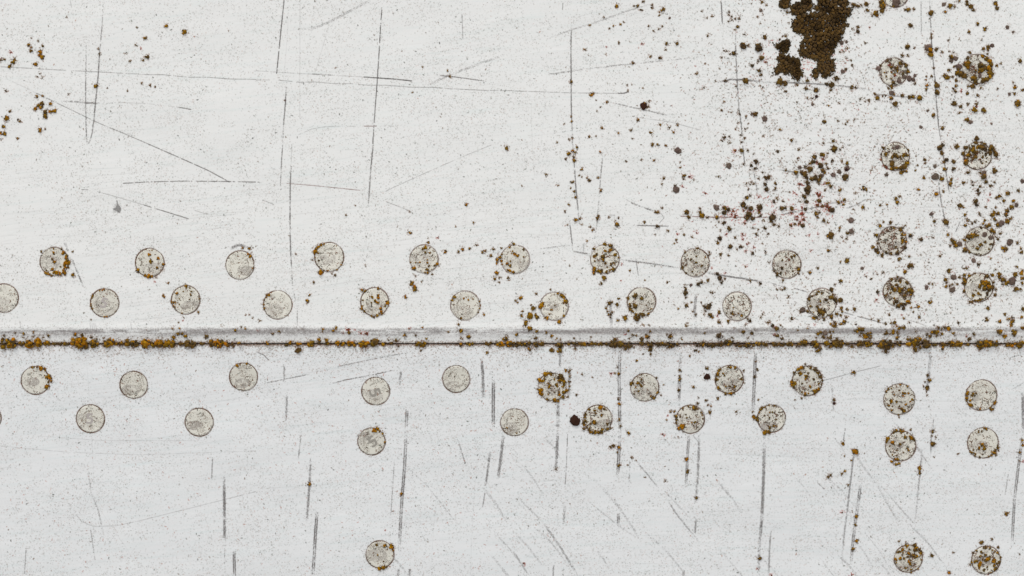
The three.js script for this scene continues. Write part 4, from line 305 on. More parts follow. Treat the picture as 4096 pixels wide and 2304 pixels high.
const UP0 = -100, UP1 = 1376, LO0 = 1370, LO1 = 2450;
const [upCanvas, up] = paint(UP0, UP1);
weather(up, UP0, UP1, [229, 229, 227], 19);
{ // the rubbed grey band above the seam: grain inside a wandering outline
  for (let i = 0; i < 78000; i++) {
    const x = ru(U0, U0 + UW), c = 1329 + 4 * (noise(x / 190, 1) - 0.5), h = 8 + 6 * noise(x / 130, 7), v = c + ru(-1, 1) * h + ru(-6, 6) - Math.abs(ru(-1, 1) * ru(0, 1)) * 14;
    const streak = fbm(x / 60, v / 7) * 0.7 + noise(x / 200, v / 14, 2) * 0.5;
    if (rnd() > smooth(0.3, 0.72, streak)) continue;
    up.fillStyle = ink(pick([[118, 115, 112], [138, 133, 130], [104, 98, 96], [128, 118, 118]]), ru(0.12, 0.46));
    up.fillRect(x, v, ru(1.4, 4.5), ru(1.1, 2.2));
  }
  for (let i = 0; i < 900; i++) { const x = ru(U0, U0 + UW); speck(up, x, 1355 + ru(-14, 16), ru(2, 9), ru(1, 1.8), pick(DIRT), ru(0.15, 0.5)); }
  for (let i = 0; i < 9000; i++) { const x = ru(U0, U0 + UW), v = 1374 - Math.abs(ru(-1, 1) * ru(0, 1)) * 14; up.fillStyle = ink(pick(BROWN), ru(0.3, 0.8)); up.fillRect(x, v, ru(1, 3), ru(1, 2.2)); }
  for (const [tx, tv] of [[203, 370], [910, 390], [930, 395], [948, 390], [968, 400], [1320, 390]]) { const [x, v] = at('I', tx, tv); up.strokeStyle = 'rgba(90,88,88,0.5)'; up.lineWidth = 1.6; up.beginPath(); up.moveTo(x - 2, v - 12); up.lineTo(x + 3, v + 13); up.stroke(); }
  // grey chip where the paint came off
  up.fillStyle = 'rgb(140,138,136)'; up.beginPath();
  [[1170, 565], [1182, 570], [1188, 605], [1215, 640], [1220, 665], [1205, 698], [1192, 690], [1160, 672], [1135, 655], [1165, 638], [1178, 610]].forEach(([x, v], i) => { const [a, c] = at('E', x, v); i ? up.lineTo(a, c) : up.moveTo(a, c); });
  up.fill();
  for (let i = 0; i < 160; i++) { const [a, c] = at('E', ru(1140, 1218), ru(600, 695)); speck(up, a, c, ru(0.5, 3), ru(1, 1.8), pick([[90, 88, 86], [170, 168, 166]]), 0.5); }
  // red flecks of primer left round the crust
  for (let i = 0; i < 240; i++) {
    const [cx, cv, sx, sv] = pick([[3085, 215, 60, 70], [3250, 250, 60, 60], [3060, 830, 120, 45], [3250, 850, 130, 60], [2960, 860, 80, 40], [3300, 240, 90, 60]]);
    speck(up, cx + ru(-1, 1) * sx, cv + ru(-1, 1) * sv, ru(1.5, 10), ru(1.4, 3), pick([[158, 52, 44], [142, 60, 48], [170, 84, 72]]), ru(0.5, 0.95));
  }
}
const [loCanvas, lo] = paint(LO0, LO1);
weather(lo, LO0, LO1, [228, 229, 229], 20);
for (let i = 0; i < 13000; i++) { // brown dirt washed out of the seam
  const x = ru(U0, U0 + UW), d = Math.abs(ru(-1, 1) * ru(0, 1)), v = 1377 + d * d * 150;
  if (rnd() > 0.25 + 0.9 * noise(x / 90, 3)) continue;
  speck(lo, x, v, ru(0.4, 4), ru(1.1, 2.2), pick(BROWN), ru(0.3, 0.85));
}
for (let i = 0; i < 9000; i++) { const x = ru(U0, U0 + UW), v = 1376 + Math.abs(ru(-1, 1) * ru(0, 1)) * 12; lo.fillStyle = ink(pick(BROWN), ru(0.3, 0.8)); lo.fillRect(x, v, ru(1, 3), ru(1, 2.2)); }
for (let i = 0; i < 260; i++) speck(lo, ru(0, 2300), ru(1440, 2304), ru(3, 9), ru(1.3, 2.2), pick([[150, 66, 46], [132, 58, 40]]), ru(0.5, 0.9));

const relief = (() => { // gentle buckling of the sheet and the tooth of the paint
  const w = 1024, h = 512, d = new Float32Array(w * h * 4);
  for (let j = 0; j < h; j++) for (let i = 0; i < w; i++) { const x = i * 4.2, v = j * 4.2, z = 0.86 * fbm(x / 520, v / 430) + 0.012 * noise(x / 22, v / 9, 3) + 0.004 * rnd(); d.set([z, z, z, 1], (j * w + i) * 4); }
  const t = new THREE.DataTexture(d, w, h, THREE.RGBAFormat, THREE.FloatType); t.wrapS = t.wrapT = THREE.MirroredRepeatWrapping; t.magFilter = THREE.LinearFilter; t.needsUpdate = true;
  return t;
})();
const paintMaterial = (c) => new THREE.MeshPhysicalMaterial({ map: colourMap(c), bumpMap: relief, bumpScale: 0.0009, roughness: 0.52, metalness: 0, specularIntensity: 0.6, side: THREE.DoubleSide });

// ---------------------------------------------------------------- the two sheets, drilled for their rivets
const X0 = -1100, X1 = 5200, GAP = 1.1;
function mapSheet(geo, v0, v1, py) { // planar uv in photograph pixels
  const p = geo.attributes.position, uv = new Float32Array(p.count * 2);
  for (let i = 0; i < p.count; i++) { uv[i * 2] = (p.getX(i) / S + 2048 - U0) / UW; uv[i * 2 + 1] = 1 - (py(p.getY(i)) - v0) / (v1 - v0); }
  geo.setAttribute('uv', new THREE.BufferAttribute(uv, 2));
}
function drilled(ya, yb, rivets, toY) {
  const s = new THREE.Shape(), X = (px) => (px - 2048) * S;
  s.moveTo(X(X0), toY(yb)); s.lineTo(X(X1), toY(yb)); s.lineTo(X(X1), toY(ya)); s.lineTo(X(X0), toY(ya)); s.closePath();
  for (const [px, py, q] of rivets) { const h = new THREE.Path(); h.absarc(X(px), toY(py), (q + GAP) * S, 0, Math.PI * 2, true); s.holes.push(h); }
  const geo = new THREE.ExtrudeGeometry(s, { depth: 15 * S, bevelEnabled: false, curveSegments: 44 });
  geo.translate(0, 0, -15 * S);
  return geo;
}
function lip() { // the shaped strip along the upper sheet's lower edge
  const rows = []; for (let v = 1284; v <= 1371; v += 3) rows.push([v, profile(v)]);
  const z = profile(1373); rows.push([1372.2, z - 0.2], [1373, z - 0.8], [1373.4, z - 2], [1373.4, -15]);
  const pos = [], idx = [], cols = 40;
  rows.forEach(([v, h]) => { for (let i = 0; i <= cols; i++) pos.push((X0 + (X1 - X0) * i / cols - 2048) * S, (1152 - v) * S, h * S); });
  for (let j = 0; j + 1 < rows.length; j++) for (let i = 0; i < cols; i++) { const a = j * (cols + 1) + i, c = a + cols + 1; idx.push(a, c, a + 1, a + 1, c, c + 1); }
  const geo = new THREE.BufferGeometry();
  geo.setAttribute('position', new THREE.Float32BufferAttribute(pos, 3)); geo.setIndex(idx); geo.computeVertexNormals();
  geo.setAttribute('uv', new THREE.Float32BufferAttribute(new Float32Array(pos.length / 3 * 2), 2));
  return geo.toNonIndexed();
}
const upperRivets = RIVETS.filter((q) => q[1] < SEAM), lowerRivets = RIVETS.filter((q) => q[1] > SEAM);
const upGeo = mergeGeometries([drilled(-1000, 1284, upperRivets, (py) => (1152 - py) * S), lip()]);
mapSheet(upGeo, UP0, UP1, (Y) => 1152 - Y / S);
const upper = new THREE.Mesh(upGeo, paintMaterial(upCanvas));
upper.name = numbered('painted_metal_sheet');
upper.userData = { label: 'white painted metal sheet above the seam, with scratches and lichen crust', category: 'metal sheet' };
scene.add(upper);

const loGeo = drilled(1377.4, 3300, lowerRivets, (py) => (SEAM - py) * S);
mapSheet(loGeo, LO0, LO1, (Y) => SEAM - Y / S);
const lower = new THREE.Mesh(loGeo, paintMaterial(loCanvas));
lower.name = numbered('painted_metal_sheet');
lower.position.set(0, SEAM_Y, LOWER_Z); lower.rotation.x = TILT;
lower.userData = { label: 'white painted metal sheet below the seam, with vertical rubbed streaks', category: 'metal sheet' };
scene.add(lower);

{ // the frame behind, seen only in the gaps
  const mat = new THREE.MeshStandardMaterial({ color: new THREE.Color().setRGB(0.035, 0.022, 0.014), roughness: 1 });
  const strip = new THREE.BoxGeometry((X1 - X0) * S, 70 * S, 20 * S), m1 = new THREE.Mesh(strip, mat);
  m1.position.set(0, SEAM_Y, -27 * S); m1.name = 'backing_strip';
  m1.userData = { label: 'dark dirty backing strip inside the seam between the sheets', category: 'backing strip', kind: 'structure' };
  scene.add(m1);
}

// ---------------------------------------------------------------- rivets: children of the sheet they are set in
const CELL = 256, COLS = 8, ROWS = 7;
const atlas = document.createElement('canvas'); atlas.width = CELL * COLS; atlas.height = CELL * ROWS;
const rc = atlas.getContext('2d'); rc.lineCap = 'round';
const rivetMaterial = new THREE.MeshPhysicalMaterial({ roughness: 0.5, specularIntensity: 0.6 });
const digitMaterial = new THREE.MeshStandardMaterial({ color: new THREE.Color().setRGB(0.3, 0.28, 0.245), roughness: 0.7 }), wornDigitMaterial = new THREE.MeshStandardMaterial({ color: new THREE.Color().setRGB(0.42, 0.38, 0.36), roughness: 0.7 });
const font = await new FontLoader().loadAsync('fonts/droid/droid_sans_bold.typeface.json');
RIVETS.forEach(([px, py, q, where, dirt, turn], n) => {
  const ox = (n % COLS) * CELL, oy = Math.floor(n / COLS) * CELL, e = 120 / q; // texels per px
  rc.setTransform(1, 0, 0, 1, 0, 0);
  rc.save(); rc.beginPath(); rc.rect(ox, oy, CELL, CELL); rc.clip();
  const tone = ru(-5, 5);
  rc.fillStyle = ink([217 + tone, 214 + tone, 203 + tone].map(Math.round), 1); rc.fillRect(ox, oy, CELL, CELL);
  rc.setTransform(e, 0, 0, e, ox + 128, oy + 128);
  const heavy = px > 2300 ? dirt : dirt * 0.35;
  // rubbed smudge, off centre and streaked like the wiping marks
  const sa = ru(0.3, 3.6), sr = q * ru(0.3, 0.62), cx = Math.cos(sa) * sr, cy = Math.sin(sa) * sr, wide = q * ru(0.45, 0.75);
  for (let i = 0; i < 1500; i++) { // thin grime all over
    const a = rnd() * 6.283, d = Math.sqrt(rnd()) * q, x = Math.cos(a) * d, v = Math.sin(a) * d;
    if (rnd() > smooth(0.25, 0.8, noise(x / 20 + n * 4, v / 20, 71))) continue;
    rc.fillStyle = ink(pick([[150, 142, 132], [134, 124, 118]]), ru(0.1, 0.32)); rc.fillRect(x, v, ru(0.8, 2.6), ru(0.8, 1.5));
  }
  for (let i = 0; i < 3600; i++) {
    const a = rnd() * 6.283, d = Math.sqrt(rnd()) * wide, x = cx + Math.cos(a) * d * 1.3, v = cy + Math.sin(a) * d * 0.75;
    if (Math.hypot(x, v) > q || rnd() > smooth(0.3, 0.75, noise(x / 22 + n * 9, v / 14, n) * 0.6 + noise(x / 6, v / 3, n + 40) * 0.55)) continue;
    rc.fillStyle = ink(pick([[138, 130, 124], [122, 112, 112], [150, 143, 130]]), ru(0.07, 0.27)); rc.fillRect(x, v, ru(1, 3.6), ru(0.8, 1.6));
  }
  for (let i = 0; i < 900 * (1 - heavy * 0.6); i++) { // ring pressed by the setting tool, dirt in it
    const a = ru(-1.6, 2.2) + sa, d = q * (0.6 + ru(-0.05, 0.05)), x = Math.cos(a) * d, v = Math.sin(a) * d;
    if (rnd() > smooth(0.4, 0.7, noise(x / 15 + n * 2, v / 15, 33))) continue;
    rc.fillStyle = ink([132, 126, 116], ru(0.15, 0.5)); rc.fillRect(x, v, ru(0.8, 2.4), ru(0.8, 1.6));
  }
  for (let i = 0; i < 420 + 450 * dirt; i++) { // specks
    const a = rnd() * 6.283, d = Math.sqrt(rnd()) * q;
    if (rnd() > smooth(0.2, 0.7, noise(Math.cos(a) * d / 17 + n * 5, Math.sin(a) * d / 17, 60))) continue;
    speck(rc, Math.cos(a) * d, Math.sin(a) * d, ru(0.3, 3.2), ru(0.9, 1.8), pick(rnd() < 0.6 ? DIRT : BROWN), ru(0.3, 0.85));
  }
  for (let i = 0; i < (dirt > 0.85 ? 900 : 420) * heavy; i++) { // clinging flakes
    const a = rnd() * 6.283, d = Math.sqrt(rnd()) * q, x = Math.cos(a) * d, v = Math.sin(a) * d;
    if (rnd() > smooth(0.45, 0.7, noise(x / 13 + n * 3, v / 13, 80))) continue;
    speck(rc, x, v, ru(1, 8), ru(1.4, 3.6), pick(rnd() < 0.3 ? DIRT : BROWN), ru(0.6, 0.95));
  }
  for (let i = 0; i < 240; i++) { // brown rim, broken
    const a = rnd() * 6.283;
    if (noise(Math.cos(a) * 2.5 + n, Math.sin(a) * 2.5, 21) < 0.4) continue;
    const d = q - Math.abs(ru(-1, 1) * ru(0, 1)) * 3; rc.fillStyle = ink(pick(BROWN), ru(0.4, 0.9)); rc.fillRect(Math.cos(a) * d - 0.8, Math.sin(a) * d - 0.8, 1.6, 1.6);
  }
  rc.restore();
  // the head: nearly flush, very slightly domed, edge rounded into the hole
  const rings = [[0, 0.1], [0.3, 0.1], [0.58, 0.15], [0.74, 0.6], [0.88, 1], [0.95, 0.8], [0.985, 0], [1, -1.6], [1, -14]], seg = 44, pos = [], uv = [], idx = [];
  rings.forEach(([f, h]) => { for (let i = 0; i <= seg; i++) { const a = i / seg * Math.PI * 2, x = Math.cos(a) * f * q, v = Math.sin(a) * f * q; pos.push(x * S, v * S, h * S); uv.push((ox + 128 + x * e) / atlas.width, 1 - (oy + 128 - v * e) / atlas.height); } });
  for (let j = 0; j + 1 < rings.length; j++) for (let i = 0; i < seg; i++) { const a = j * (seg + 1) + i, c = a + seg + 1; if (j) idx.push(a, c, a + 1); idx.push(a + 1, c, c + 1); }
  const geo = new THREE.BufferGeometry();
  geo.setAttribute('position', new THREE.Float32BufferAttribute(pos, 3)); geo.setAttribute('uv', new THREE.Float32BufferAttribute(uv, 2)); geo.setIndex(idx); geo.computeVertexNormals();
  const rivet = new THREE.Mesh(geo, rivetMaterial);
  rivet.name = 'rivet';
  rivet.userData = { label: `beige flush rivet head, ${RIVET_PLACE[where]}` };
  const up = py < SEAM;
  rivet.position.set((px - 2048) * S, up ? (1152 - py) * S : (SEAM - py) * S, 0);
  rivet.rotation.set(up ? ru(-0.006, 0.006) : 0, 0, 0);
  (up ? upper : lower).add(rivet);
  if (turn !== undefined) {
    const tg = new TextGeometry('5', { font, size: (where === 'S' ? 45 : 42) * S, depth: 1.2 * S, curveSegments: 6, bevelEnabled: false });
    tg.computeBoundingBox(); const c = tg.boundingBox.getCenter(new THREE.Vector3()); tg.translate(-c.x, -c.y, 0);
    const digit = new THREE.Mesh(tg, where === 'S' ? digitMaterial : wornDigitMaterial);
    digit.name = 'stamped_number'; digit.rotation.z = -turn; digit.position.set((turn < 0 ? 4 : -3) * S, (turn > 1 ? -5 : 1) * S, -0.5 * S);
    rivet.add(digit);
  }
});
{ const t = new THREE.CanvasTexture(atlas); t.colorSpace = THREE.SRGBColorSpace; t.magFilter = THREE.LinearFilter; rivetMaterial.map = t; }
shadowed(upper); shadowed(lower);
// ---------------------------------------------------------------- lichen
const HUE = { // linear base colours
  g: [[0.33, 0.155, 0.004], [0.35, 0.14, 0.004], [0.32, 0.175, 0.006], [0.25, 0.12, 0.005]],
  m: [[0.21, 0.122, 0.008], [0.17, 0.104, 0.012], [0.24, 0.13, 0.006], [0.13, 0.084, 0.014], [0.29, 0.155, 0.006]],
  o: [[0.105, 0.066, 0.017], [0.135, 0.083, 0.02], [0.085, 0.058, 0.02], [0.16, 0.094, 0.014]],
  b: [[0.06, 0.041, 0.018], [0.08, 0.053, 0.02], [0.05, 0.038, 0.021], [0.095, 0.062, 0.025]],
  y: [[0.14, 0.106, 0.078], [0.115, 0.088, 0.066], [0.165, 0.126, 0.094]],
  k: [[0.035, 0.014, 0.010], [0.045, 0.02, 0.012]],
  r: [[0.24, 0.06, 0.035], [0.19, 0.06, 0.035], [0.13, 0.06, 0.03]],
};
const THALLUS = [[0.085, 0.05, 0.016], [0.11, 0.06, 0.016], [0.07, 0.048, 0.022]];
function blob(detail, amp, freq, id) { // a lumpy grain of radius about 1
  let geo = new THREE.IcosahedronGeometry(1, detail); geo.deleteAttribute('uv'); geo.deleteAttribute('normal');
  geo = mergeVertices(geo, 1e-4);
  const p = geo.attributes.position, v = new THREE.Vector3();
  for (let i = 0; i < p.count; i++) { v.fromBufferAttribute(p, i); v.multiplyScalar(1 + amp * (noise(v.x * freq + id * 11, v.y * freq + 5, v.z * freq + id) - 0.5) * 2); p.setXYZ(i, v.x, v.y, v.z); }
  geo.computeVertexNormals();
  return geo;
}
const FINE = [], COARSE = [];
for (let i = 0; i < 10; i++) { FINE.push(blob(3, 0.3, 2.3, i + 1)); COARSE.push(blob(1, 0.34, 1.6, i + 31)); }
const MIDDLE = []; for (let i = 0; i < 10; i++) MIDDLE.push(blob(2, 0.32, 2.1, i + 61));
class Heap { // collects grains into one mesh, positions in px relative to an origin
  constructor() { this.p = []; this.n = []; this.c = []; this.i = []; }
  grain(src, x, v, z, rx, ry, rz, colour) {
    const P = src.attributes.position, N = src.attributes.normal, base = this.p.length / 3, t = rnd() * 6.283, c = Math.cos(t), s = Math.sin(t), w = rnd() * 50;
    for (let i = 0; i < P.count; i++) {
      const a = P.getX(i) * rx, d = P.getY(i) * ry;
      this.p.push((x + a * c - d * s) * S, (-v + a * s + d * c) * S, (z + P.getZ(i) * rz) * S);
      let na = N.getX(i) / rx, nd = N.getY(i) / ry, nz = N.getZ(i) / rz; const l = Math.hypot(na, nd, nz) || 1; na /= l; nd /= l; nz /= l;
      this.n.push(na * c - nd * s, na * s + nd * c, nz);
      const q = 0.78 + 0.44 * noise(P.getX(i) * 2.6 + w, P.getY(i) * 2.6, P.getZ(i) * 2.6 + w);
      this.c.push(colour[0] * q, colour[1] * q, colour[2] * q);
    }
    const I = src.index.array; for (let i = 0; i < I.length; i++) this.i.push(base + I[i]);
  }
  mesh(name) {
    const geo = new THREE.BufferGeometry();
    geo.setAttribute('position', new THREE.Float32BufferAttribute(this.p, 3)); geo.setAttribute('normal', new THREE.Float32BufferAttribute(this.n, 3)); geo.setAttribute('color', new THREE.Float32BufferAttribute(this.c, 3)); geo.setIndex(this.i);
    const o = new THREE.Mesh(geo, lichenMaterial); o.name = name; return o;
  }
}
const lichenMaterial = new THREE.MeshPhysicalMaterial({ vertexColors: true, roughness: 1, specularIntensity: 0.25 });
const shade = (kind) => { const c = pick(HUE[kind]), j = ru(0.72, 1.1); return [c[0] * j, c[1] * j * ru(0.86, 0.99), c[2] * j]; };

function grow(heap, t, ox, oy) {
  const R = t.r * (t.x > 3450 && t.y < 760 ? 1.16 : 1.1), x = t.x - ox, v = t.y - oy, kind = t.kind;
  if (t.seam) { // a knobbly cushion bridging the gap
    const n = clamp(Math.round(t.hx * t.hy * 4 / 62), 4, 46);
    heap.grain(pick(COARSE), x, v, 0, t.hx * 0.95, 1, 1, pick(THALLUS));
    for (let i = 0; i < n; i++) {
      const a = ru(-1, 1), d = ru(-1, 1), f = Math.sqrt(Math.max(0, 1 - d * d * 0.55)), q = ru(4.2, 7.6) * (t.hy > 12 ? 1.05 : 0.82), px = x + a * f * Math.max(2, t.hx - q * 0.5), pv = v + d * Math.max(1.5, t.hy - q * 0.6);
      const dome = Math.max(0, 1 - a * a * 0.6 - d * d * 0.7);
      heap.grain(pick(MIDDLE), px, pv, dome * t.hy * 0.5 + ru(-1, 1.5), q, q * ru(0.75, 1), q * ru(0.7, 0.95), rnd() < (ox + x > 2048 ? 0.42 : 0.28) ? pick(THALLUS) : shade(rnd() < 0.2 ? 'm' : kind));
    }
    return;
  }
  if (kind === 'y') { // flat grey plate with a knobbed edge
    heap.grain(pick(FINE), x, v, 0, R * 1.02, R * ru(0.82, 0.98), R * 0.26, shade('y'));
    const n = Math.round(3 + R * 0.35);
    for (let i = 0; i < n; i++) { const a = rnd() * 6.283, d = R * ru(0.2, 0.75); heap.grain(pick(MIDDLE), x + Math.cos(a) * d, v + Math.sin(a) * d, R * 0.1, R * ru(0.25, 0.4), R * ru(0.25, 0.4), R * 0.2, shade('y')); }
    return;
  }
  if (kind === 'k') { heap.grain(pick(FINE), x, v, 0, R, R * 0.92, R * 0.42, shade('k')); for (let i = 0; i < 6; i++) { const a = rnd() * 6.283; heap.grain(pick(COARSE), x + Math.cos(a) * R * 0.7, v + Math.sin(a) * R * 0.7, 0, R * 0.35, R * 0.25, R * 0.25, shade('k')); } return; }
  if (kind === 'r' || (kind === 'b' && R < 6.5) || (kind === 'o' && R < 9 && rnd() < 0.45)) { // ragged scraps
    const n = Math.round(3 + R * 0.55);
    let a = rnd() * 6.283, px = x, pv = v;
    for (let i = 0; i < n; i++) {
      a += ru(-1.3, 1.3); const q = R * ru(0.22, 0.46);
      heap.grain(pick(COARSE), px, pv, q * 0.1, q * 1.35, q * ru(0.55, 0.95), q * 0.45, shade(rnd() < 0.7 ? kind : pick(['b', 'b', 'o', 'm'])));
      px += Math.cos(a) * q * 1.25; pv += Math.sin(a) * q * 1.25; if (Math.hypot(px - x, pv - v) > R * 0.85) { px = x + ru(-0.4, 0.4) * R; pv = v + ru(-0.4, 0.4) * R; }
    }
    return;
  }
  // cushion: ragged dark thallus below, rounded grains on top
  const base = kind === 'b' ? HUE.b : THALLUS, spurs = Math.round(4 + R * 0.55);
  for (let i = 0; i < spurs; i++) { const a = rnd() * 6.283, d = R * ru(0.3, 0.86), q = Math.min(4.5, R * ru(0.2, 0.42)); heap.grain(pick(COARSE), x + Math.cos(a) * d, v + Math.sin(a) * d, 0.4, q * 1.25, q * 0.85, q * 0.6, pick(base)); }
  const n = clamp(Math.round(R * R / (kind === 'b' ? 15 : 17)), 1, 14);
  for (let i = 0; i < n; i++) {
    const a = rnd() * 6.283, d = n === 1 ? 0 : R * 0.62 * Math.sqrt((i + rnd()) / n), q = n === 1 ? R * 0.82 : Math.min(R * ru(0.38, 0.56), 6.4);
    heap.grain(R > 6 ? pick(MIDDLE) : pick(COARSE), x + Math.cos(a) * d, v + Math.sin(a) * d, q * 0.3 + (R - d) * 0.22, q, q * ru(0.8, 1), q * ru(0.62, 0.85), shade(kind === 'm' && t.x > 2300 && rnd() < 0.35 ? 'o' : rnd() < 0.12 ? (kind === 'g' ? 'm' : kind === 'm' ? pick(['g', 'o']) : 'o') : kind));
  }
}
// tufts that touch are one colony
const parent = tufts.map((_, i) => i), find = (i) => { while (parent[i] !== i) i = parent[i] = parent[parent[i]]; return i; };
for (let i = 0; i < tufts.length; i++) for (let j = 0; j < i; j++) {
  const a = tufts[i], c = tufts[j], dx = Math.abs(a.x - c.x), dy = Math.abs(a.y - c.y);
  if (a.y < SEAM - 32 !== c.y < SEAM - 32 || a.y > SEAM + 26 !== c.y > SEAM + 26) continue;
  const touch = a.seam && c.seam ? dx < (a.hx + c.hx) * 1.02 && dy < a.hy + c.hy : a.seam || c.seam ? dx < (a.hx ?? a.r * 0.7) + (c.hx ?? c.r * 0.7) && dy < (a.hy ?? a.r * 0.7) + (c.hy ?? c.r * 0.7) : Math.hypot(dx, dy) < (a.r + c.r) * 1.12;
  if (touch) parent[find(i)] = find(j);
}
const colonies = {};
tufts.forEach((t, i) => (colonies[find(i)] ??= []).push(t));
const COLOUR = { g: 'golden orange', m: 'olive yellow', o: 'olive brown', b: 'dark brown', y: 'grey', k: 'maroon black', r: 'rust red' };
const NAME = { g: 'golden_lichen', m: 'golden_lichen', o: 'brown_lichen', b: 'brown_lichen', y: 'grey_lichen', k: 'dark_lichen', r: 'red_lichen' };
const list = Object.values(colonies).map((members) => {
  const w = {}; let area = 0, x = 0, v = 0, far = 0;
  for (const t of members) { const A = t.seam ? t.hx * t.hy : t.r * t.r; w[t.kind] = (w[t.kind] ?? 0) + A; area += A; x += t.x * A; v += t.y * A; }
  x /= area; v /= area;
  for (const t of members) far = Math.max(far, Math.hypot(t.x - x, t.y - v) + (t.hx ?? t.r));
  return { members, area, x, y: v, far, kind: Object.keys(w).sort((p, q) => w[q] - w[p])[0] };
}).sort((p, q) => q.area - p.area);
function whereabouts(c) {
  if (Math.abs(c.y - SEAM) < 16) return c.members.some((t) => t.seam) ? 'along the seam' : 'beside the seam';
  let best = null, bd = 1e9;
  for (const q of RIVETS) { const d = Math.hypot(q[0] - c.x, q[1] - c.y) - q[2]; if (d < bd) { bd = d; best = q; } }
  if (bd < -14) return `on rivet head, ${RIVET_PLACE[best[3]]}`;
  if (bd < 9) return `on rivet rim, ${RIVET_PLACE[best[3]]}`;
  if (bd < 45) return `beside rivet, ${RIVET_PLACE[best[3]]}`;
  for (const [t, pts, w, a] of MARKS) if (w > 6 && a > 0.35) { let hit = false; along(pts.map(([px, pv]) => at(t, px, pv)), 6, (px, pv) => { if (Math.hypot(px - c.x, pv - c.y) < c.far) hit = true; }); if (hit) return c.y < SEAM ? 'growing on a scratch above the seam' : 'growing on a rubbed streak below the seam'; }
  if (c.y > SEAM) return 'on bare paint below the seam';
  if (c.y > 1290) return 'on grey band above seam';
  if (Math.hypot(c.x - 3260, c.y - 180) < 330) return 'near the big dark lichen crust';
  if (Math.hypot(c.x - 3200, c.y - 780) < 330) return 'on flaked paint beneath dark crust';
  return 'on bare paint above the seam';
}
const made = {}, rest = { up: new Heap(), low: new Heap() };
for (const c of list) {
  const name = NAME[c.kind], low = c.y > SEAM + 1, total = c.members.length;
  made[name] ??= 0;
  if (made[name] >= 290 || c.area < 14) { const h = low ? rest.low : rest.up; for (const t of c.members) grow(h, t, 2048, low ? SEAM : 1152); continue; }
  made[name]++;
  let obj;
  if (total === 1) { const h = new Heap(); grow(h, c.members[0], c.x, c.y); obj = h.mesh(''); }
  else { obj = new THREE.Group(); for (const t of c.members) { const h = new Heap(); grow(h, t, c.x, c.y); obj.add(h.mesh('tuft')); } }
  obj.name = numbered(name);
  obj.position.copy(place(c.x, c.y));
  if (low) obj.rotation.x = TILT;
  const size = total === 1 ? (c.far < 4.5 ? 'tiny' : c.far < 7.5 ? 'small' : 'plump') : '', form = total === 1 ? (c.kind === 'y' ? 'lichen flake' : c.kind === 'r' || c.kind === 'b' ? 'lichen scrap' : 'lichen tuft') : `clump of ${total} lichen tufts`;
  const where = whereabouts(c);
  c.obj = obj; c.form = form;
  obj.userData = { label: `${size} ${COLOUR[c.kind]} ${form} ${where}`.trim(), category: 'lichen', group: `${COLOUR[c.kind]} lichen ${where}` };
  scene.add(shadowed(obj));
}
{ // where several share a label, say what grows next to each
  const named = list.filter((c) => c.obj), by = {};
  for (const c of named) (by[c.obj.userData.label] ??= []).push(c);
  for (const [label, same] of Object.entries(by)) if (same.length > 1) for (const c of same) {
    let near = null, nd = 1e9;
    for (const e of named) if (e !== c) { const d = Math.hypot(e.x - c.x, e.y - c.y) - e.far; if (d < nd) { nd = d; near = e; } }
    const extra = nd > 70 + c.far ? 'far from other lichen' : near.members.length > 1 ? `next to ${near.members.length}-tuft ${COLOUR[near.kind]} clump` : `next to ${COLOUR[near.kind]} ${near.form.split(' ')[1]}`;
    if (`${label} ${extra}`.split(/\s+/).length <= 16) c.obj.userData.label = `${label} ${extra}`;
  }
}
for (const side of ['up', 'low']) if (rest[side].p.length) {
  const o = rest[side].mesh(numbered('lichen_crumbs'));
  if (side === 'low') { o.position.set(0, SEAM_Y, LOWER_Z); o.rotation.x = TILT; }
  o.userData = { label: `tiny scattered lichen crumbs over the sheet ${side === 'up' ? 'above' : 'below'} the seam`, category: 'lichen crumbs', kind: 'stuff' };
  scene.add(shadowed(o));
}
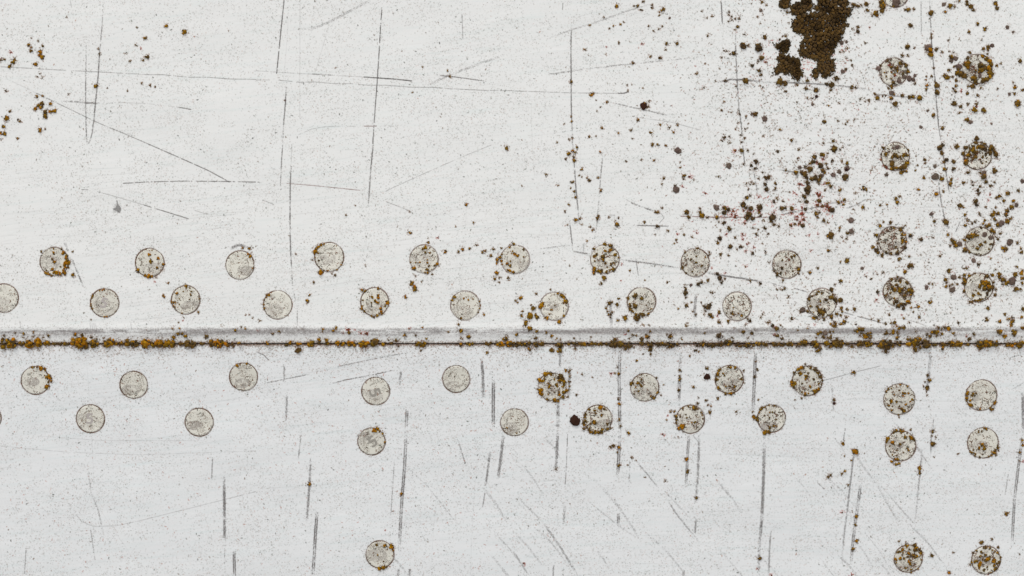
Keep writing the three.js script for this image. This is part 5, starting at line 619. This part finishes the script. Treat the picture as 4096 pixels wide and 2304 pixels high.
{ // the big dark crust: close-set areoles on a thin dark thallus
  const root = new THREE.Group(); root.name = 'lichen_crust';
  const [cx, cy] = at('D', 520, 380);
  root.position.copy(place(cx, cy));
  const inside = (poly, x, v) => { let hit = false; for (let i = 0, j = poly.length - 1; i < poly.length; j = i++) if (poly[i][1] > v !== poly[j][1] > v && x < (poly[j][0] - poly[i][0]) * (v - poly[i][1]) / (poly[j][1] - poly[i][1]) + poly[i][0]) hit = !hit; return hit; };
  const spots = [], mass = new Heap(), fringe = new Heap(), base = new Heap();
  CRUST.forEach((poly, n) => {
    poly.forEach(([x, v], i) => { const [x2, v2] = poly[(i + 1) % poly.length], n = Math.round(Math.hypot(x2 - x, v2 - v) / 3); for (let j = 0; j < n; j++) { const f = rnd(), w = 12 + 34 * rnd() * rnd(), [px, py] = at('D', x + (x2 - x) * f + ru(-w, w), v + (v2 - v) * f + ru(-w, w)), q = ru(1.2, 4.2); fringe.grain(pick(COARSE), px - cx, py - cy, 0.5, q * 1.3, q * 0.8, q * 0.6, pick(HUE.b)); } });
    const xs = poly.map((p) => p[0]), vs = poly.map((p) => p[1]);
    for (let i = 0; i < 14000; i++) {
      const size = i < 1500 ? ru(0.85, 1.45) : ru(0.55, 0.95), x = ru(Math.min(...xs), Math.max(...xs)), v = ru(Math.min(...vs), Math.max(...vs));
      if (!inside(poly, x + 7, v) || !inside(poly, x - 7, v) || !inside(poly, x, v + 7) || !inside(poly, x, v - 7) || !inside(poly, x + 26 * (noise(x / 22, v / 22, 50) - 0.5), v + 26 * (noise(x / 22, v / 22, 55) - 0.5)) || noise(x / 34, v / 34, 58) > 0.88 || spots.some((q) => Math.hypot(q[0] - x, q[1] - v) < 13.6 * (q[2] + size))) continue;
      spots.push([x, v, size]);
    }
  });
  spots.sort((p, q) => q[2] - p[2]).forEach(([x, v, q], i) => {
    const [px, py] = at('D', x, v), r0 = 6.5 * q, h = i < 300 ? new Heap() : mass, c = () => { const w = rnd() < 0.5 ? [0.07, 0.042, 0.017] : [0.1, 0.056, 0.015], j = ru(0.3, 0.75) + 0.7 * smooth(0.3, 0.7, noise(px / 38, py / 38, 17)); return w.map((e) => e * j); };
    for (let n = 0; n < 2; n++) base.grain(pick(COARSE), px - cx + ru(-2, 2), py - cy + ru(-2, 2), 0.3, r0 * 1.42, r0 * 1.25, 1.8, [0.024, 0.015, 0.009]);
    const up = 1 + 7 * smooth(0.3, 0.75, noise(px / 26, py / 26, 12));
    h.grain(pick(MIDDLE), px - cx, py - cy, up, r0, r0 * ru(0.82, 1), r0 * 0.5, c());
    for (let n = 0; n < 5; n++) { const a = rnd() * 6.283, d = r0 * ru(0.3, 0.75); h.grain(pick(COARSE), px - cx + Math.cos(a) * d, py - cy + Math.sin(a) * d, up + r0 * 0.32, r0 * ru(0.28, 0.42), r0 * ru(0.28, 0.42), r0 * 0.34, c()); }
    if (i < 300) root.add(h.mesh('areole'));
  });
  root.add(base.mesh('thallus'));
  { const o = fringe.mesh('ragged_fringe'); o.userData = { kind: 'stuff' }; root.add(o); }
  if (mass.p.length) { const o = mass.mesh('areole_mass'); o.userData = { kind: 'stuff' }; root.add(o); }
  root.userData = { label: 'large dark brown cracked lichen crust on the upper sheet', category: 'lichen' };
  scene.add(shadowed(root));
  console.log('areoles', spots.length);
}
console.log(made, 'tufts', tufts.length, 'colonies', list.length);
renderer.render(scene, camera);
